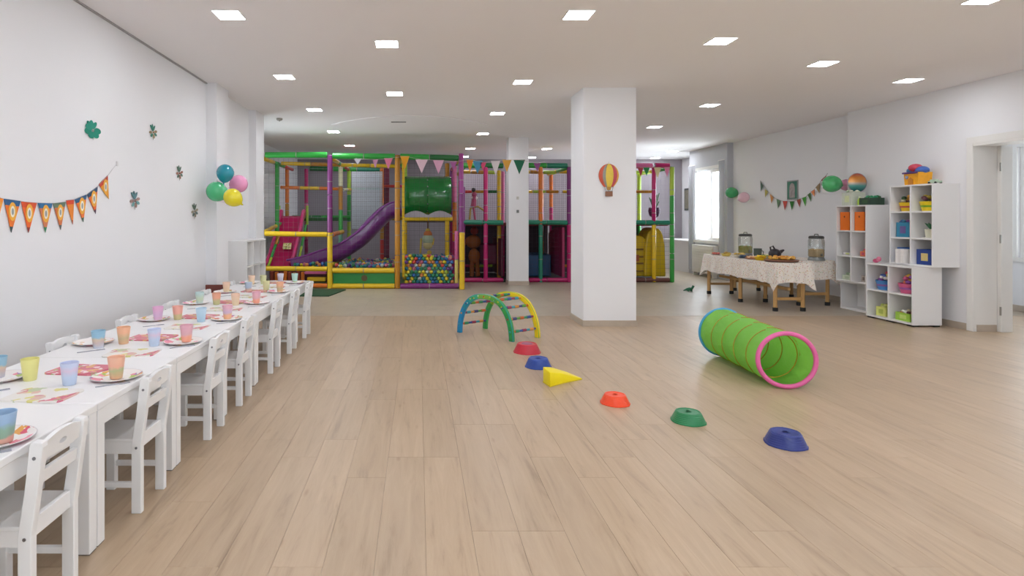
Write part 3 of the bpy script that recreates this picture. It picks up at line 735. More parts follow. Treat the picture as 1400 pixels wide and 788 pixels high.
# yellow wedge
t = thing('balance_wedge', (0, 0, 0), 'bright yellow curved wedge tapering to the right, in the stone line', 'wedge')
YW = mat('wedge_yellow', 'f2dc0a', .4, var=.04)
P_A = Vector(P(742.5, 523.5, 4.80)); P_B = Vector(P(752, 529.5, 4.66)); P_C = Vector(P(795.5, 519.5, 4.88)); P_D = Vector(P(790, 512, 5.04)); P_E = Vector(P(752, 512, 5.04))
base = [P_A, P_B, (P_B * 2 + P_C) / 3 + Vector((0, .012, 0)), (P_B + P_C * 2) / 3 + Vector((0, .01, 0)), P_C, (P_C + P_E) / 2 + Vector((.02, .02, 0)), P_E]
for q in base: q.z = 0
hts = [.128, .118, .09, .05, .012, .035, .065]
vs = [tuple(q) for q in base] + [(q.x, q.y, hh) for q, hh in zip(base, hts)]
cen = sum(base, Vector()) / 7; vs.append((cen.x, cen.y, .088)); n = 7
fs = [tuple(range(n - 1, -1, -1))] + [(i, (i + 1) % n, n + (i + 1) % n, n + i) for i in range(n)] + [(n + i, n + (i + 1) % n, 2 * n) for i in range(n)]
MB().add(vs, fs).build('body', YW, t, smooth=True, bev=.010, seg=3)
MB().tube([(q.x * .999 + cen.x * .001, q.y, .004) for q in base], .0045, 5, closed=True).build('rubber_rim', mat('wedge_rim', 'd8c012', .7), t)

# ================================================================ play tunnel
t = thing('play_tunnel', (0, 0, 0), 'green fabric crawl tunnel with pink near ring and blue far ring', 'play tunnel')
cA, cB = Vector((2.905, 4.62, .228)), Vector((2.965, 5.70, .237)); RA, RB = .212, .225; yA, yB = math.radians(10), math.radians(0)
NL, NR = 40, 48
def tun(s, q, inset=0, wr=1):
    c = cA.lerp(cB, s); r = RA + (RB - RA) * s - inset; ya = yA * (1 - s) + yB * s
    scal = .010 * abs(math.sin(s * PI * 4.5 + q)) * wr + .004 * math.sin(11 * q + 9 * s) * math.sin(23 * s + 2 * q) * wr
    r = r - scal
    z = math.sin(q) * r
    if z < -.222: z = -.222
    return c + Vector((math.cos(q) * r * math.cos(ya), -math.cos(q) * r * math.sin(ya), z))
vs = []; fs = []
for i in range(NL + 1):
    for k in range(NR): vs.append(tun(i / NL, 2 * PI * k / NR))
for i in range(NL):
    for k in range(NR): fs.append((i * NR + k, i * NR + (k + 1) % NR, (i + 1) * NR + (k + 1) % NR, (i + 1) * NR + k))
gm = bpy.data.materials.new('tunnel_fabric'); gm.use_nodes = True; nt = gm.node_tree
b = nt.nodes['Principled BSDF']; b.inputs['Base Color'].default_value = lin('8fd45a'); b.inputs['Roughness'].default_value = .5
tr = nt.nodes.new('ShaderNodeBsdfTranslucent'); tr.inputs[0].default_value = lin('9adf60'); mx = nt.nodes.new('ShaderNodeMixShader'); mx.inputs[0].default_value = .4
nz = nt.nodes.new('ShaderNodeTexNoise'); nz.inputs['Scale'].default_value = 16; nz.inputs['Detail'].default_value = 4; nz.inputs['Distortion'].default_value = 1.2
tcn = nt.nodes.new('ShaderNodeTexCoord'); mpn = nt.nodes.new('ShaderNodeMapping'); mpn.inputs['Scale'].default_value = (1, .45, 1); mpn.inputs['Rotation'].default_value = (.6, 0, .5)
nt.links.new(tcn.outputs['Object'], mpn.inputs[0]); nt.links.new(mpn.outputs[0], nz.inputs['Vector'])
bp = nt.nodes.new('ShaderNodeBump'); bp.inputs['Strength'].default_value = .7; bp.inputs['Distance'].default_value = .02
nt.links.new(nz.outputs['Fac'], bp.inputs['Height']); nt.links.new(bp.outputs[0], b.inputs['Normal'])
nt.links.new(b.outputs[0], mx.inputs[1]); nt.links.new(tr.outputs[0], mx.inputs[2]); nt.links.new(mx.outputs[0], nt.nodes['Material Output'].inputs[0])
fab = MB().add(vs, fs).build('fabric_tube', gm, t, smooth=True)
COIL = mat('coil_orange', 'b58f1c', .6)
for k in range(4):      # wire coils sewn in the fabric
    pts = [tun((k + .8 + .22 * q / 40) / 5.0, 2 * PI * q / 40 + PI * .6, -.0005, .2) for q in range(40)]
    MB().tube(pts, .0032, 5).build('coil', COIL, t, smooth=True)
    if k > 2: continue
    pts = [tun((k + .8 + .22 * q / 40) / 5.0, 2 * PI * q / 40 + PI * .6, .021, .2) for q in range(40)]
    MB().tube(pts, .0045, 5).build('coil', COIL, t, smooth=True)
for c_, R_, ya, m, r_ in ((cA, RA, yA, mat('ring_pink', 'e0669f', .5), .018), (cB, RB, yB, mat('ring_blue', '4aa3d2', .5), .012)):
    R2 = min(R_ - r_ * .1, c_.z - r_)
    pts = [c_ + Vector((math.cos(q) * R2 * math.cos(ya), -math.cos(q) * R2 * math.sin(ya) + (-.005 if m.name == 'ring_pink' else .004), math.sin(q) * R2)) for q in [2 * PI * k / 64 for k in range(64)]]
    o = MB().tube(pts, r_, 10, closed=True).build('end_ring', m, t, smooth=True)
    tag(o, 'pink end ring' if r_ > .014 else 'blue end ring')

# ================================================================ indoor playground
PG = thing('play_structure', (0, 11.1, 0), 'large soft play frame with coloured padded posts, nets, slides and ball pit', 'playground')
def PB(name, mb, m, parent=None, **k):
    o = mb.build(name, m, parent or PG, **k)
    if parent is None or parent is PG: o.location = (0, -11.1, 0)
    return o
def padded(name, p0, p1, cols, r=.052, n=10, lab=None, frac=None):
    """padded bar in coloured sleeves, each with a small gap and a tie"""
    p0 = Vector(p0); p1 = Vector(p1); d = p1 - p0; k = len(cols); mb = MB(); ca = 0
    for i, c in enumerate(cols):
        a = frac[i] if frac else i / k; b_ = frac[i + 1] if frac else (i + 1) / k
        L_ = d.length * (b_ - a); e = min(.006 / d.length, .2 * (b_ - a)); mb.mi = i
        pts = [p0 + d * (a + e), p0 + d * (a + e * 2), p0 + d * (b_ - e * 2), p0 + d * (b_ - e)]
        mb.tube(pts, [r * .88, r, r, r * .88], n)
    mats = list(cols) + [BOLT]; mb.mi = len(cols); mb.tube([p0, p1], r * .6, 6)
    o = PB(name, mb, mats, smooth=True)
    if lab: o['label'] = lab
    m = max(1, int(d.length / .45))
    for i in range(1, m):
        tm_ = MB()
        q = p0 + d * (i / m); tt = d.normalized(); tm_.tube([q - tt * .006, q + tt * .006], r * 1.05, n)
        tm_.build('cable_tie', mat('tie_grey', '9a958c', .5), o)
    return o
Xa = [-3.0, -1.685, -.385, .80]; Za = 2.55
ZT = 2.55
# ---- bay A posts
padded('post', (-3.0, 11.15, 0), (-3.0, 11.15, ZT - .06), [YEL, GREEN, GREEN, GREEN], .055, 12, 'green padded corner post', [0, .42, .6, .8, 1])
padded('post', (-1.685, 11.15, 0), (-1.685, 11.15, ZT), [YEL, YEL, PURP, PURP], .05, 12, 'purple padded post over a yellow foot', [0, .2, .42, .7, 1])
padded('post', (-.40, 11.15, 0), (-.40, 11.15, ZT), [GOLD, GOLD, GOLD, GOLD], .05, 12, 'dark golden padded post')
padded('post', (-.29, 11.3, .2), (-.29, 11.3, ZT - .1), [YEL, YEL], .026, 8, 'slim yellow post')
padded('post', (.815, 11.15, 1.05), (.815, 11.15, ZT + .03), [PURP, mat('foam_plum', '9a3a86', .38)], .046, 12, 'mauve padded post')
padded('post', (.82, 11.0, 0), (.82, 11.0, 1.08), [YEL, YEL], .05, 12, 'thick yellow padded post')
padded('post', (.73, 11.2, 0), (.73, 11.2, 1.1), [mat('foam_cream_yellow', 'd9c46a', .4), PINK], .035, 10)
for x, y, cols in ((-2.98, 12.35, [GREEN, GREEN]), (-3.05, 13.6, [ORNG, GOLD, ORNG]), (-2.68, 14.0, [MAG, PINK, MAG]), (-1.66, 12.5, [PINK, mat('foam_pale_green', '7fc0a0', .4), GREEN, GOLD, mat('foam_cream', 'e8e2c0', .4)]),
                   (-1.66, 14.0, [GREEN, LIME, GREEN, LIME]), (-.86, 13.8, [RED, GOLD, ORNG]), (.78, 12.6, [MAG, ORNG, PINK]), (-.29, 12.6, [YEL, LIME]), (.62, 12.6, [YEL, YEL, GOLD]),
                   (.80, 14.0, [MAG, PURP])):
    padded('post', (x, y, 0), (x, y, ZT - .02), cols, .047, 10)
PB('post', MB().box(-.83, 14.05, 0, -.70, 14.2, ZT), mat('foam_dark_magenta', '6f1338', .45), bev=.02)
# ---- bay A rails
rl = lambda p0, p1, cols, r=.05, **k: padded('rail', p0, p1, cols, r, 10, **k)
rl((-2.92, 11.15, ZT - .0), (-1.73, 11.15, ZT), [GREEN, GREEN], .055)
rl((-1.64, 11.15, ZT - .02), (-.44, 11.15, ZT - .03), [GREEN, GREEN], .055)
rl((-.35, 11.15, ZT - .03), (.77, 11.15, ZT - .06), [GREEN, DKG], .055)
rl((-2.93, 11.15, 1.05), (-1.73, 11.15, 1.03), [YEL, YEL], .048)
rl((-1.64, 11.18, 1.03), (-1.62, 12.5, 1.05), [ORNG, YEL], .045)
rl((-2.93, 11.15, .385), (-1.73, 11.15, .375), [YEL, YEL], .046)
rl((-1.64, 11.15, .345), (-.45, 11.15, .345), [YEL, YEL], .05)
rl((-1.64, 11.15, .05), (-.45, 11.15, .05), [YEL, YEL], .048)
rl((-2.93, 11.15, .06), (-1.73, 11.15, .06), [ORNG, RED, ORNG], .04)
rl((-.35, 11.15, .05), (.77, 11.15, .05), [PURP, PURP], .052)
rl((-.29, 11.95, 1.33), (.70, 11.95, 1.33), [YEL, YEL], .045)
rl((-2.9, 12.35, ZT - .05), (-.4, 12.5, ZT - .1), [YEL, GOLD, YEL, YEL], .04)
rl((-2.6, 14.0, ZT - .02), (-.9, 14.0, ZT - .05), [DKG, GREEN, TEAL], .055)
rl((-2.95, 12.5, 2.0), (-1.7, 12.5, 1.97), [ORNG, YEL, ORNG], .035)
rl((-1.62, 14.0, 2.05), (-.9, 14.0, 2.05), [mat('foam_pale_green', '7fc0a0'), TEAL], .03)
rl((-1.6, 12.5, 1.95), (-1.62, 14.0, 2.03), [mat('foam_cream', 'e8e2c0'), YEL], .03)
rl((-3.0, 13.9, 1.36), (-1.6, 13.9, 1.36), [DKG, GREEN], .05)
rl((-.82, 13.9, 2.1), (-.3, 13.9, 2.1), [RED, MAG], .035)
rl((-.8, 12.9, 1.34), (.75, 12.9, 1.33), [YEL, LIME], .04)
for x in (-3.0, -1.67, -.37, .80):
    rl((x, 11.2, ZT - .05), (x, 13.95, ZT - .05), [YEL, GREEN, RED], .04)
rl((-3.0, 11.2, 1.05), (-3.0, 13.9, 1.36), [YEL, GREEN], .04)
# front pads and pit panels
PB('pit_panel', MB().box(-1.62, 11.16, .09, -.45, 11.22, .30), mat('pit_green', '27803a', .5), bev=.008)
PB('emblem', MB().lathe([(.06, 0), (.06, .01), (0, .012)], 12, (-1.03, 11.155, .2), 'y'), mat('emblem_brown', '5a4a2a', .6))
PB('pit_panel', MB().box(-2.93, 11.5, .09, -1.73, 11.56, .34), mat('pit_maroon', '5a2028', .5), bev=.008)
for k in range(8):
    PB('soft_block', MB().box(-2.88 + k * .085, 11.38, .1, -2.82 + k * .085, 11.46, .31 - .015 * (k % 3)), ORNG if k % 2 else mat('block_rust', '8f3a24', .6), bev=.012)
PB('folded_sheet', MB().box(-2.2, 11.3, .26, -1.78, 11.46, .31), PINK, bev=.012)
PB('soft_block', MB().box(-2.15, 11.3, .12, -1.8, 11.44, .2), YEL, bev=.012)
PB('pit_floor', MB().box(-3.05, 11.2, .0, .78, 14.1, .03), DKG)
PB('deck', MB().box(-.36, 12.95, 1.25, .78, 14.0, 1.33), mat('deck_foam', '6a5a5a', .7), bev=.01)
PB('deck', MB().box(-3.0, 13.0, 1.28, -1.7, 14.0, 1.36), mat('deck_green', '2a5a30', .7), bev=.01)
# ---- nets (knotted strands, real geometry)
def net(x0, z0, x1, z1, y, step=.075, col='cfc9cf', r=.0018, depth=None, parent=PG):
    mb = MB(); W = x1 - x0; n = max(2, int(W / step)); m = max(2, int((z1 - z0) / step))
    def bx(a, b, c, d):
        if depth is None: mb.box(a - r, y - r, b - r, c + r, y + r, d + r)
        else: mb.box(depth - r, a - r, b - r, depth + r, c + r, d + r)
    for i in range(n + 1): x = x0 + W * i / n; bx(x, z0, x, z1)
    for j in range(m + 1): z = z0 + (z1 - z0) * j / m; bx(x0, z, x1, z)
    return PB('net', mb, mat('net_cord_' + col, col, .8))
net(-2.95, .42, -1.73, ZT - .07, 11.17, .09, '77727c', .0011)
net(-1.64, .38, -.45, ZT - .07, 11.17, .09, '77727c', .0011)
net(-.36, .1, .78, ZT - .07, 11.17, .09, '3a363c', .0010)
net(-2.95, .5, -.9, ZT, 14.05, .05, 'a8a2ac')
net(-1.55, 1.1, -.85, ZT - .12, 13.7, .028, 'e6eef8', .0065)
net(-.3, .4, .75, ZT, 14.05, .05, 'a8a2ac')
# ---- green barrel crawl tube
tb_ = MB(); n = 28; R_ = .40; cz = 1.80; x0, x1 = -.29, .66; yc = 12.0
prof = [(R_ * .96, x0), (R_, x0 + .03), (R_, (x0 + x1) / 2 - .02), (R_ * .97, (x0 + x1) / 2), (R_, (x0 + x1) / 2 + .02), (R_, x1 - .03), (R_ * .96, x1), (R_ * .92, x1), (R_ * .92, x0), (R_ * .96, x0)]
tb_.lathe([(r, z) for r, z in prof], 32, (0, yc, cz), 'x')
o = PB('crawl_tube', tb_, mat('tube_green', '0f6a2a', .22, var=.1, coat=.5), smooth=True); o['label'] = 'glossy green barrel crawl tube'
for k in range(14):
    q = 2 * PI * k / 14
    MB().ball(((x0 + x1) / 2 + .0, yc + math.cos(q) * R_ * .985, cz + math.sin(q) * R_ * .985), .013, 8, 6).build('bolt', BOLT, o)
sk = MB()
for xa, xb in ((x0, (x0 + x1) / 2), ((x0 + x1) / 2, x1)):
    pts = [(xa, 1.36)] + [(xa + (xb - xa) * i / 10, 1.40 + .09 * math.sin(PI * i / 10)) for i in range(11)] + [(xb, 1.36)]
    sk.prism(pts, 'y', yc - .42, yc - .40)
PB('skirt_panel', sk, mat('skirt_grey', '9a949a', .6))
# ---- purple slide (trough swept along a curve)
path = [P(548, 286, 12.6), P(530, 291, 12.6), P(514, 305, 12.55), P(496, 324, 12.5), P(478, 337, 12.45), P(460, 347, 12.3), P(438, 354, 12.15), P(415, 362, 12.0), P(396, 366, 11.9)]
def spl(pts, k=6):
    out = []; Q = [Vector(p) for p in pts]
    for i in range(len(Q) - 1):
        a, b_, c, d = Q[max(i - 1, 0)], Q[i], Q[i + 1], Q[min(i + 2, len(Q) - 1)]
        for j in range(k):
            s = j / k; out.append(.5 * ((2 * b_) + (c - a) * s + (2 * a - 5 * b_ + 4 * c - d) * s * s + (3 * b_ - a - 3 * c + d) * s ** 3))
    out.append(Q[-1]); return out
def trough(path, hw, hh, side, mb, th=.02):
    pr = []
    for q in range(11):
        a = PI + PI * q / 10; pr.append((math.cos(a) * hw, math.sin(a) * hh * .75))
    pr = [(-hw, hh * .75)] + pr + [(hw, hh * .75)]
    inner = [(a * (1 - th / hw), b_ * (1 - th / hh) if b_ < hh * .74 else b_) for a, b_ in pr]
    loop = pr + inner[::-1]; n = len(loop); vs = []; fs = []
    for i, p in enumerate(path):
        t_ = (path[min(i + 1, len(path) - 1)] - path[max(i - 1, 0)]).normalized()
        s = Vector(side); s = (s - t_ * s.dot(t_)).normalized(); u = s.cross(t_)
        if u.z < 0: u = -u
        for a, b_ in loop: vs.append(p + s * a + u * b_)
    for i in range(len(path) - 1):
        for k in range(n): fs.append((i * n + k, i * n + (k + 1) % n, (i + 1) * n + (k + 1) % n, (i + 1) * n + k))
    fs.append(tuple(range(n))); fs.append(tuple((len(path) - 1) * n + k for k in range(n)))
    mb.add(vs, fs)
mb = MB(); sp_ = spl(path); trough(sp_, .30, .23, (0, 1, 0), mb)
o = PB('slide', mb, mat('slide_purple', '6f2378', .28, var=.12, coat=.4), smooth=True); o['label'] = 'purple curved slide'
for s in (-1, 1):
    MB().tube([p + Vector((0, s * .30, .17)) for p in sp_], .022, 8).build('slide_rim', mat('slide_purple_rim', '7d2d86', .3), o, smooth=True)
# ---- magenta slide facing the room
mb = MB(); top = Vector((-2.75, 12.9, 1.36)); bot = Vector((-2.80, 11.75, .30))
pp = [top, top + Vector((0, -.12, -.02)), top.lerp(bot, .3) + Vector((0, 0, -.02)), top.lerp(bot, .55) + Vector((0, 0, -.05)), top.lerp(bot, .8) + Vector((0, 0, -.06)), bot]
sp_ = spl(pp)
def flat_trough(path, hw, hh, side, mb):
    loop = [(-hw - .03, hh), (-hw - .03, -.02), (hw + .03, -.02), (hw + .03, hh), (hw, hh), (hw, .02), (-hw, .02), (-hw, hh)]
    n = 8; vs = []; fs = []
    for i, p in enumerate(path):
        t_ = (path[min(i + 1, len(path) - 1)] - path[max(i - 1, 0)]).normalized(); s = Vector(side); u = s.cross(t_)
        if u.z < 0: u = -u
        for a, b_ in loop: vs.append(p + s * a + u * b_)
    for i in range(len(path) - 1):
        for k in range(n): fs.append((i * n + k, i * n + (k + 1) % n, (i + 1) * n + (k + 1) % n, (i + 1) * n + k))
    fs.append(tuple(range(n))); fs.append(tuple((len(path) - 1) * n + k for k in range(n)))
    mb.add(vs, fs)
flat_trough(sp_, .23, .15, (1, 0, 0), mb)
MSL = mat('slide_magenta', 'c4125e', .3, var=.12, coat=.3)
o = PB('slide', mb, MSL, smooth=True); o['label'] = 'magenta straight slide with side rims'
for s in (-1, 1):
    MB().tube([p + Vector((s * .245, -.08, .13)) for p in sp_], .036, 8).build('slide_rim', mat('slide_pink_rim', 'd83a7c', .35), o, smooth=True)
    MB().tube([(-2.77 + s * .31, 12.95, 1.2), (-2.77 + s * .31, 12.95, 1.62)], .03, 8).build('handle', LIME, o, smooth=True)
# printed panel on the slide
stk = printed('slide_sticker', 'e2d79a', ['d9c96a', 'efe6c0', 'b48a3a', '9ab04a'], 30, .5)
stp = bot.lerp(top, .36)
o2 = MB().box(-.085, -.004, -.08, .085, .004, .08).build('sticker', stk, o); o2.location = stp + Vector((.06, -.03, .08)); o2.rotation_euler = (-.75, 0, .1)
padded('climbing_rail', (-3.02, 11.65, .3), (-2.88, 12.2, 1.05), [LIME, GREEN, GOLD], .03)
padded('climbing_rail', (-2.45, 11.8, .3), (-2.42, 12.6, 1.2), [LIME, GREEN], .025)
# hanging soft figure over the pit: rope with padded rings
PB('hanging_rope', MB().tube([(.20, 12.3, 1.4), (.20, 12.3, .95)], .014, 8), mat('rope_brown', '5a3a1e', .8))
mb = MB(); 
for i, (rr, z) in enumerate(((.05, 1.08), (.09, 1.0), (.12, .9), (.10, .78), (.05, .62), (.06, .48))):
    mb.mi = i % 4; mb.ball((.20 + (.0 if i < 4 else .03 * (-1) ** i), 12.3, z), rr, 12, 8, (1, .6, 1))
PB('hanging_toy', mb, [mat('toy_gold', 'b59a3a', .6), mat('toy_orange', 'b0622a', .6), mat('toy_sage', '9aa48c', .6), mat('toy_cream', 'b0a070', .6)], smooth=True)
PB('hanging_cord', MB().tube([(.06, 12.3, .92), (.04, 12.3, .6)], .02, 8).tube([(.32, 12.3, .92), (.3, 12.3, .78)], .02, 8), mat('toy_gold', 'b59a3a'))
# ---- bay B (set back)
YBf = 12.25
for x, cols, r in ((.93, [PURP, PURP], .05), (1.41, [MAG, MAG, MAG], .045), (2.56, [TEAL, ORNG], .045), (3.16, [MAG, MAG, PURP, PURP], .05), (4.93, [YEL, MAG], .042), (5.31, [GREEN, GREEN, GREEN, LIME], .045)):
    padded('post', (x, YBf, 0), (x, YBf, 2.42 if x > 1 else 2.0), cols, r, 12)
for x, y, cols in ((1.78, 12.9, [GOLD, YEL, YEL]), (1.90, 13.2, [MAG, PINK]), (2.82, 13.4, [RED, MAG, ORNG]), (3.2, 14.1, [ORNG, MAG, ORNG]), (4.56, 12.6, [YEL, ORNG]), (2.95, 14.0, [YEL, LIME, YEL]), (1.0, 14.0, [MAG, ORNG]), (5.28, 14.0, [GREEN, LIME])):
    padded('post', (x, y, 0), (x, y, 2.4), cols, .045, 10)
for x0, x1, cols in ((.9, 1.78, [GREEN, DKG]), (2.25, 3.12, [GREEN, TEAL]), (3.2, 4.9, [MAG, PINK]), (4.95, 5.26, [MAG])):
    rl((x0, YBf, 2.45), (x1, YBf, 2.44), cols, .055)
for x0, x1 in ((.9, 1.78), (2.25, 3.12), (3.2, 5.26)):
    rl((x0, YBf, 1.26), (x1, YBf, 1.25), [TEAL, TEAL], .05)
    rl((x0, YBf, .05), (x1, YBf, .05), [MAG, MAG] if x0 < 3.2 else [mat('foam_brown', '6a4038', .6)], .045)
    rl((x0, YBf + 1.8, .2), (x1, YBf + 1.8, .2), [MAG, LIME] if x0 < 3 else [GOLD], .045)
    rl((x0, 13.0, 1.93), (x1, 13.0, 1.93), [RED, GOLD, DKG] if x0 < 2 else [YEL, LIME, GOLD], .032)
    rl((x0, 13.3, 2.4), (x1, 13.3, 2.38), [YEL, GOLD, LIME], .04)
for x in (.95, 3.14, 5.3): rl((x, YBf + .05, 2.4), (x, 14.1, 2.4), [GREEN, YEL], .04)
for x0, x1 in ((.95, 3.12), (3.2, 5.27)):
    PB('deck', MB().box(x0, 12.35, 1.18, x1, 14.1, 1.24), mat('deck_red', '7a2f33', .8), bev=.01)
    net(x0, 1.3, x1, 2.4, 12.3, .085, '8a8090', .0012); net(x0, .1, x1, 1.2, 12.3, .09, '5a5058', .0011)
    net(x0, 1.3, x1, 2.4, 14.1, .045, 'cfc2cf', .003)
PB('pit_floor', MB().box(.9, 12.3, 0, 5.3, 14.2, .03), mat('mat_dark', '33302f', .8))
for x0, x1 in ((.98, 3.1), (3.2, 5.25)):
    PB('back_panel', MB().box(x0, 14.02, .05, x1, 14.06, 1.16), mat('panel_dark_plum', '3d2a36', .7), bev=.005)
PB('crash_mat', MB().box(2.15, 13.2, .03, 3.0, 14.0, .52), mat('mat_blue', '2f5f8f', .5), bev=.03)
PB('side_panel', MB().prism([(12.3, .1), (13.6, .1), (13.6, 1.0), (12.9, 1.15), (12.3, 1.15)], 'x', 3.02, 3.08), mat('panel_magenta', '9a1550', .45), bev=.01)
PB('side_panel', MB().prism([(12.4, .1), (13.8, .1), (13.8, .9), (12.4, .9)], 'x', 1.75, 1.8), mat('panel_maroon', '5a1530', .5), bev=.01)
PB('soft_block', MB().box(1.45, 13.2, .3, 1.85, 13.9, .75), mat('block_maroon', '6a1a3c', .6), bev=.03)
# soft animal rocker (generic) in the dark bay
mb = MB(); mb.mi = 0; mb.ball((1.22, 13.0, .82), .17, 12, 8, (1, .6, .9)); mb.ball((1.24, 13.0, .5), .13, 12, 8, (1, .6, 1.3)); mb.mi = 1; mb.ball((1.24, 12.95, 1.06), .09, 12, 8); mb.mi = 0; mb.tube([(1.2, 13, .45), (1.18, 13, .05)], .05, 8); mb.tube([(1.3, 13, .45), (1.32, 13, .05)], .05, 8); mb.tube([(1.1, 13, .9), (.98, 12.95, .7)], .035, 8)
PB('soft_animal', mb, [mat('plush_orange', '8a4a1c', .8), mat('plush_red', '7a2020', .8)], smooth=True)
# yellow moulded play blocks on the right
for (xa, xb, hh) in ((4.42, 4.92, .98), (4.80, 5.26, 1.14)):
    pts = [(xa, .1)] + [(xa + (xb - xa) * (0.04 + .0), .75)] + [((xa + xb) / 2 + (xb - xa) / 2 * -math.cos(PI * i / 8) * .8, .75 + (hh - .75) * math.sin(PI * i / 8) ** .6) for i in range(1, 8)] + [(xb - .02, .75), (xb, .1)]
    PB('moulded_block', MB().prism(pts, 'y', 12.5 if xa < 4.6 else 12.42, 12.95), mat('moulded_yellow', 'c9a80e', .3, var=.12, coat=.3), bev=.03)
for z in (.20, .36, .50, .66):
    PB('ridge', MB().box(4.46, 12.47, z, 4.80, 12.5, z + .035), mat('ridge_brown', '7a5a10', .6), bev=.006)
PB('window_panel', MB().box(4.5, 12.46, .42, 4.70, 12.49, .56), mat('ridge_red', 'a0552a', .6))
# netting pot hanging on the right
mb = MB(); mb.mi = 0; mb.lathe([(.02, -.1), (.10, -.06), (.13, .05), (.11, .12)], 10, (5.08, 12.6, 1.45)); mb.mi = 1
for k in range(7): mb.tube([(5.08, 12.6, 1.5), (5.08 + .1 * math.cos(k), 12.6 + .08 * math.sin(k), 1.7 + .03 * k)], .012, 5)
mb.mi = 2; mb.tube([(5.08, 12.6, 1.7), (5.08, 12.6, 2.38)], .01, 6)
PB('hanging_basket', mb, [mat('basket_plum', '4a2a4a', .7), mat('leaf_green', '3a6a3a', .7), mat('tie_grey', '9a958c')], smooth=True)
mb = MB(); mb.mi = 0; mb.ball((1.22, 12.75, 1.86), .055); mb.tube([(1.22, 12.75, 1.82), (1.2, 12.75, 1.6)], [.05, .06], 8); mb.tube([(1.2, 12.75, 1.58), (1.24, 12.75, 1.3)], .022, 8); mb.mi = 1; mb.ball((1.22, 12.75, 1.78), .075, 12, 8, (1, .6, .7)); mb.mi = 2; mb.ball((1.2, 12.75, 1.96), .045)
PB('hanging_toy', mb, [mat('toy_rose', 'b04a6c', .7), mat('toy_white', 'd9cfd0', .7), mat('toy_dark', '2a2a2a', .7)], smooth=True)
PB('rocking_frame', MB().tube([(1.12, 12.8, 1.3), (1.14, 12.8, 1.55), (1.3, 12.8, 1.6), (1.45, 12.8, 1.5), (1.52, 12.8, 1.3)], .02, 8), mat('toy_gold', 'b59a3a'), smooth=True)
# dark green floor mat in front of bay A
t = thing('floor_mat', (-1.95, 10.45, 0), 'dark green floor mat in front of the soft play frame', 'mat')
MB().prism([(-.95, -.42), (.42, -.42), (.60, .45), (-.95, .45)], 'z', 0, .018).build('pad', mat('mat_green', '1f4a2c', .7), t, bev=.004)
MB().box(-.95, .44, 0, .58, .47, .02).build('edging', mat('mat_edge', '17301f', .7), t)

# ---- balls in the pits
BC = {'green': '2a7f58', 'teal': '1f6f80', 'yellow': 'd9c22a', 'orange': 'd08448', 'pink': 'c46a7c', 'blue': '2f66a8', 'red': 'cf4a3a', 'white': 'b5bcb0', 'purple': '6a3f86', 'lime': 'a3b84a'}
bmesh_ = {k: MB().ball((0, 0, 0), .037, 12, 8).mesh('pit_ball', mat('ball_' + k, v, .3, var=.08), smooth=True) for k, v in BC.items()}
BR_ = .036
keys = list(BC); cells = []
# heap: bay right of the golden post, front face and top surface
for j in range(8):
    z = .115 + j * .062
    for i in range(15):
        x = -.235 + (i + .5 * (j % 2)) * .074
        if x > .67: continue
        cells.append((x, 11.26 + j * .022 + random.uniform(-.006, .006), z))
for r in range(9):
    for i in range(15):
        x = -.235 + (i + .5 * (r % 2)) * .072
        if x > .67: continue
        cells.append((x, 11.50 + r * .085, .585 + random.uniform(-.02, .025) - .012 * r))
# left pits: row heaped over the front rails
for r in range(2):
    for i in range(14):
        cells.append((-1.58 + (i + .5 * (r % 2)) * .08, 11.32 + r * .075, .42 + random.uniform(-.02, .02)))
for i in range(12):
    cells.append((-2.45 + i * .062, 11.62 + random.uniform(-.06, .06), .43 + random.uniform(-.02, .02)))
cells = cells[:300]
for k, (x, y, z) in enumerate(cells):
    c = random.choice(keys + ['teal', 'blue', 'green', 'yellow'] if z > .35 else ['green', 'teal', 'green', 'lime', 'yellow', 'blue', 'orange', 'lime', 'teal', 'teal', 'white'])
    o = bpy.data.objects.new('pit_ball', bmesh_[c]); C.objects.link(o); o.location = (x, y, z)
    left = x < -.5
    tag(o, '%s plastic pit ball %s' % (c, ('at the foot of the magenta slide' if x < -1.7 else 'in the low pit under the purple slide') if left else ('low' if y < 11.45 and z < .3 else 'high' if y < 11.45 else 'on top, towards the back') + ' in the heap %s' % ('beside the golden post' if x < .05 else 'below the hanging toy' if x < .38 else 'beside the yellow post')), 'ball', 'plastic balls of the ball pits')
mb = MB(); mats_ = [mat('ball_' + k, v) for k, v in BC.items()]
for k in range(420):
    mb.mi = random.randrange(len(mats_))
    if k % 3: x, y, z = random.uniform(-1.6, -.5), random.uniform(11.5, 13.2), .38 + random.uniform(-.03, .05)
    else: x, y, z = random.uniform(-2.2, -1.7), random.uniform(11.75, 13.0), .38 + random.uniform(-.03, .05)
    mb.ball((x, y, z), BR_, 8, 6)
for k in range(130):
    mb.mi = random.randrange(len(mats_)); mb.ball((random.uniform(-.25, .7), random.uniform(12.3, 13.2), .47 + random.uniform(-.04, .05)), BR_, 8, 6)
o = mb.build('pit_balls', mats_, smooth=True); tag(o, 'loose mixed plastic balls filling the back of the ball pits', 'balls', kind='stuff')

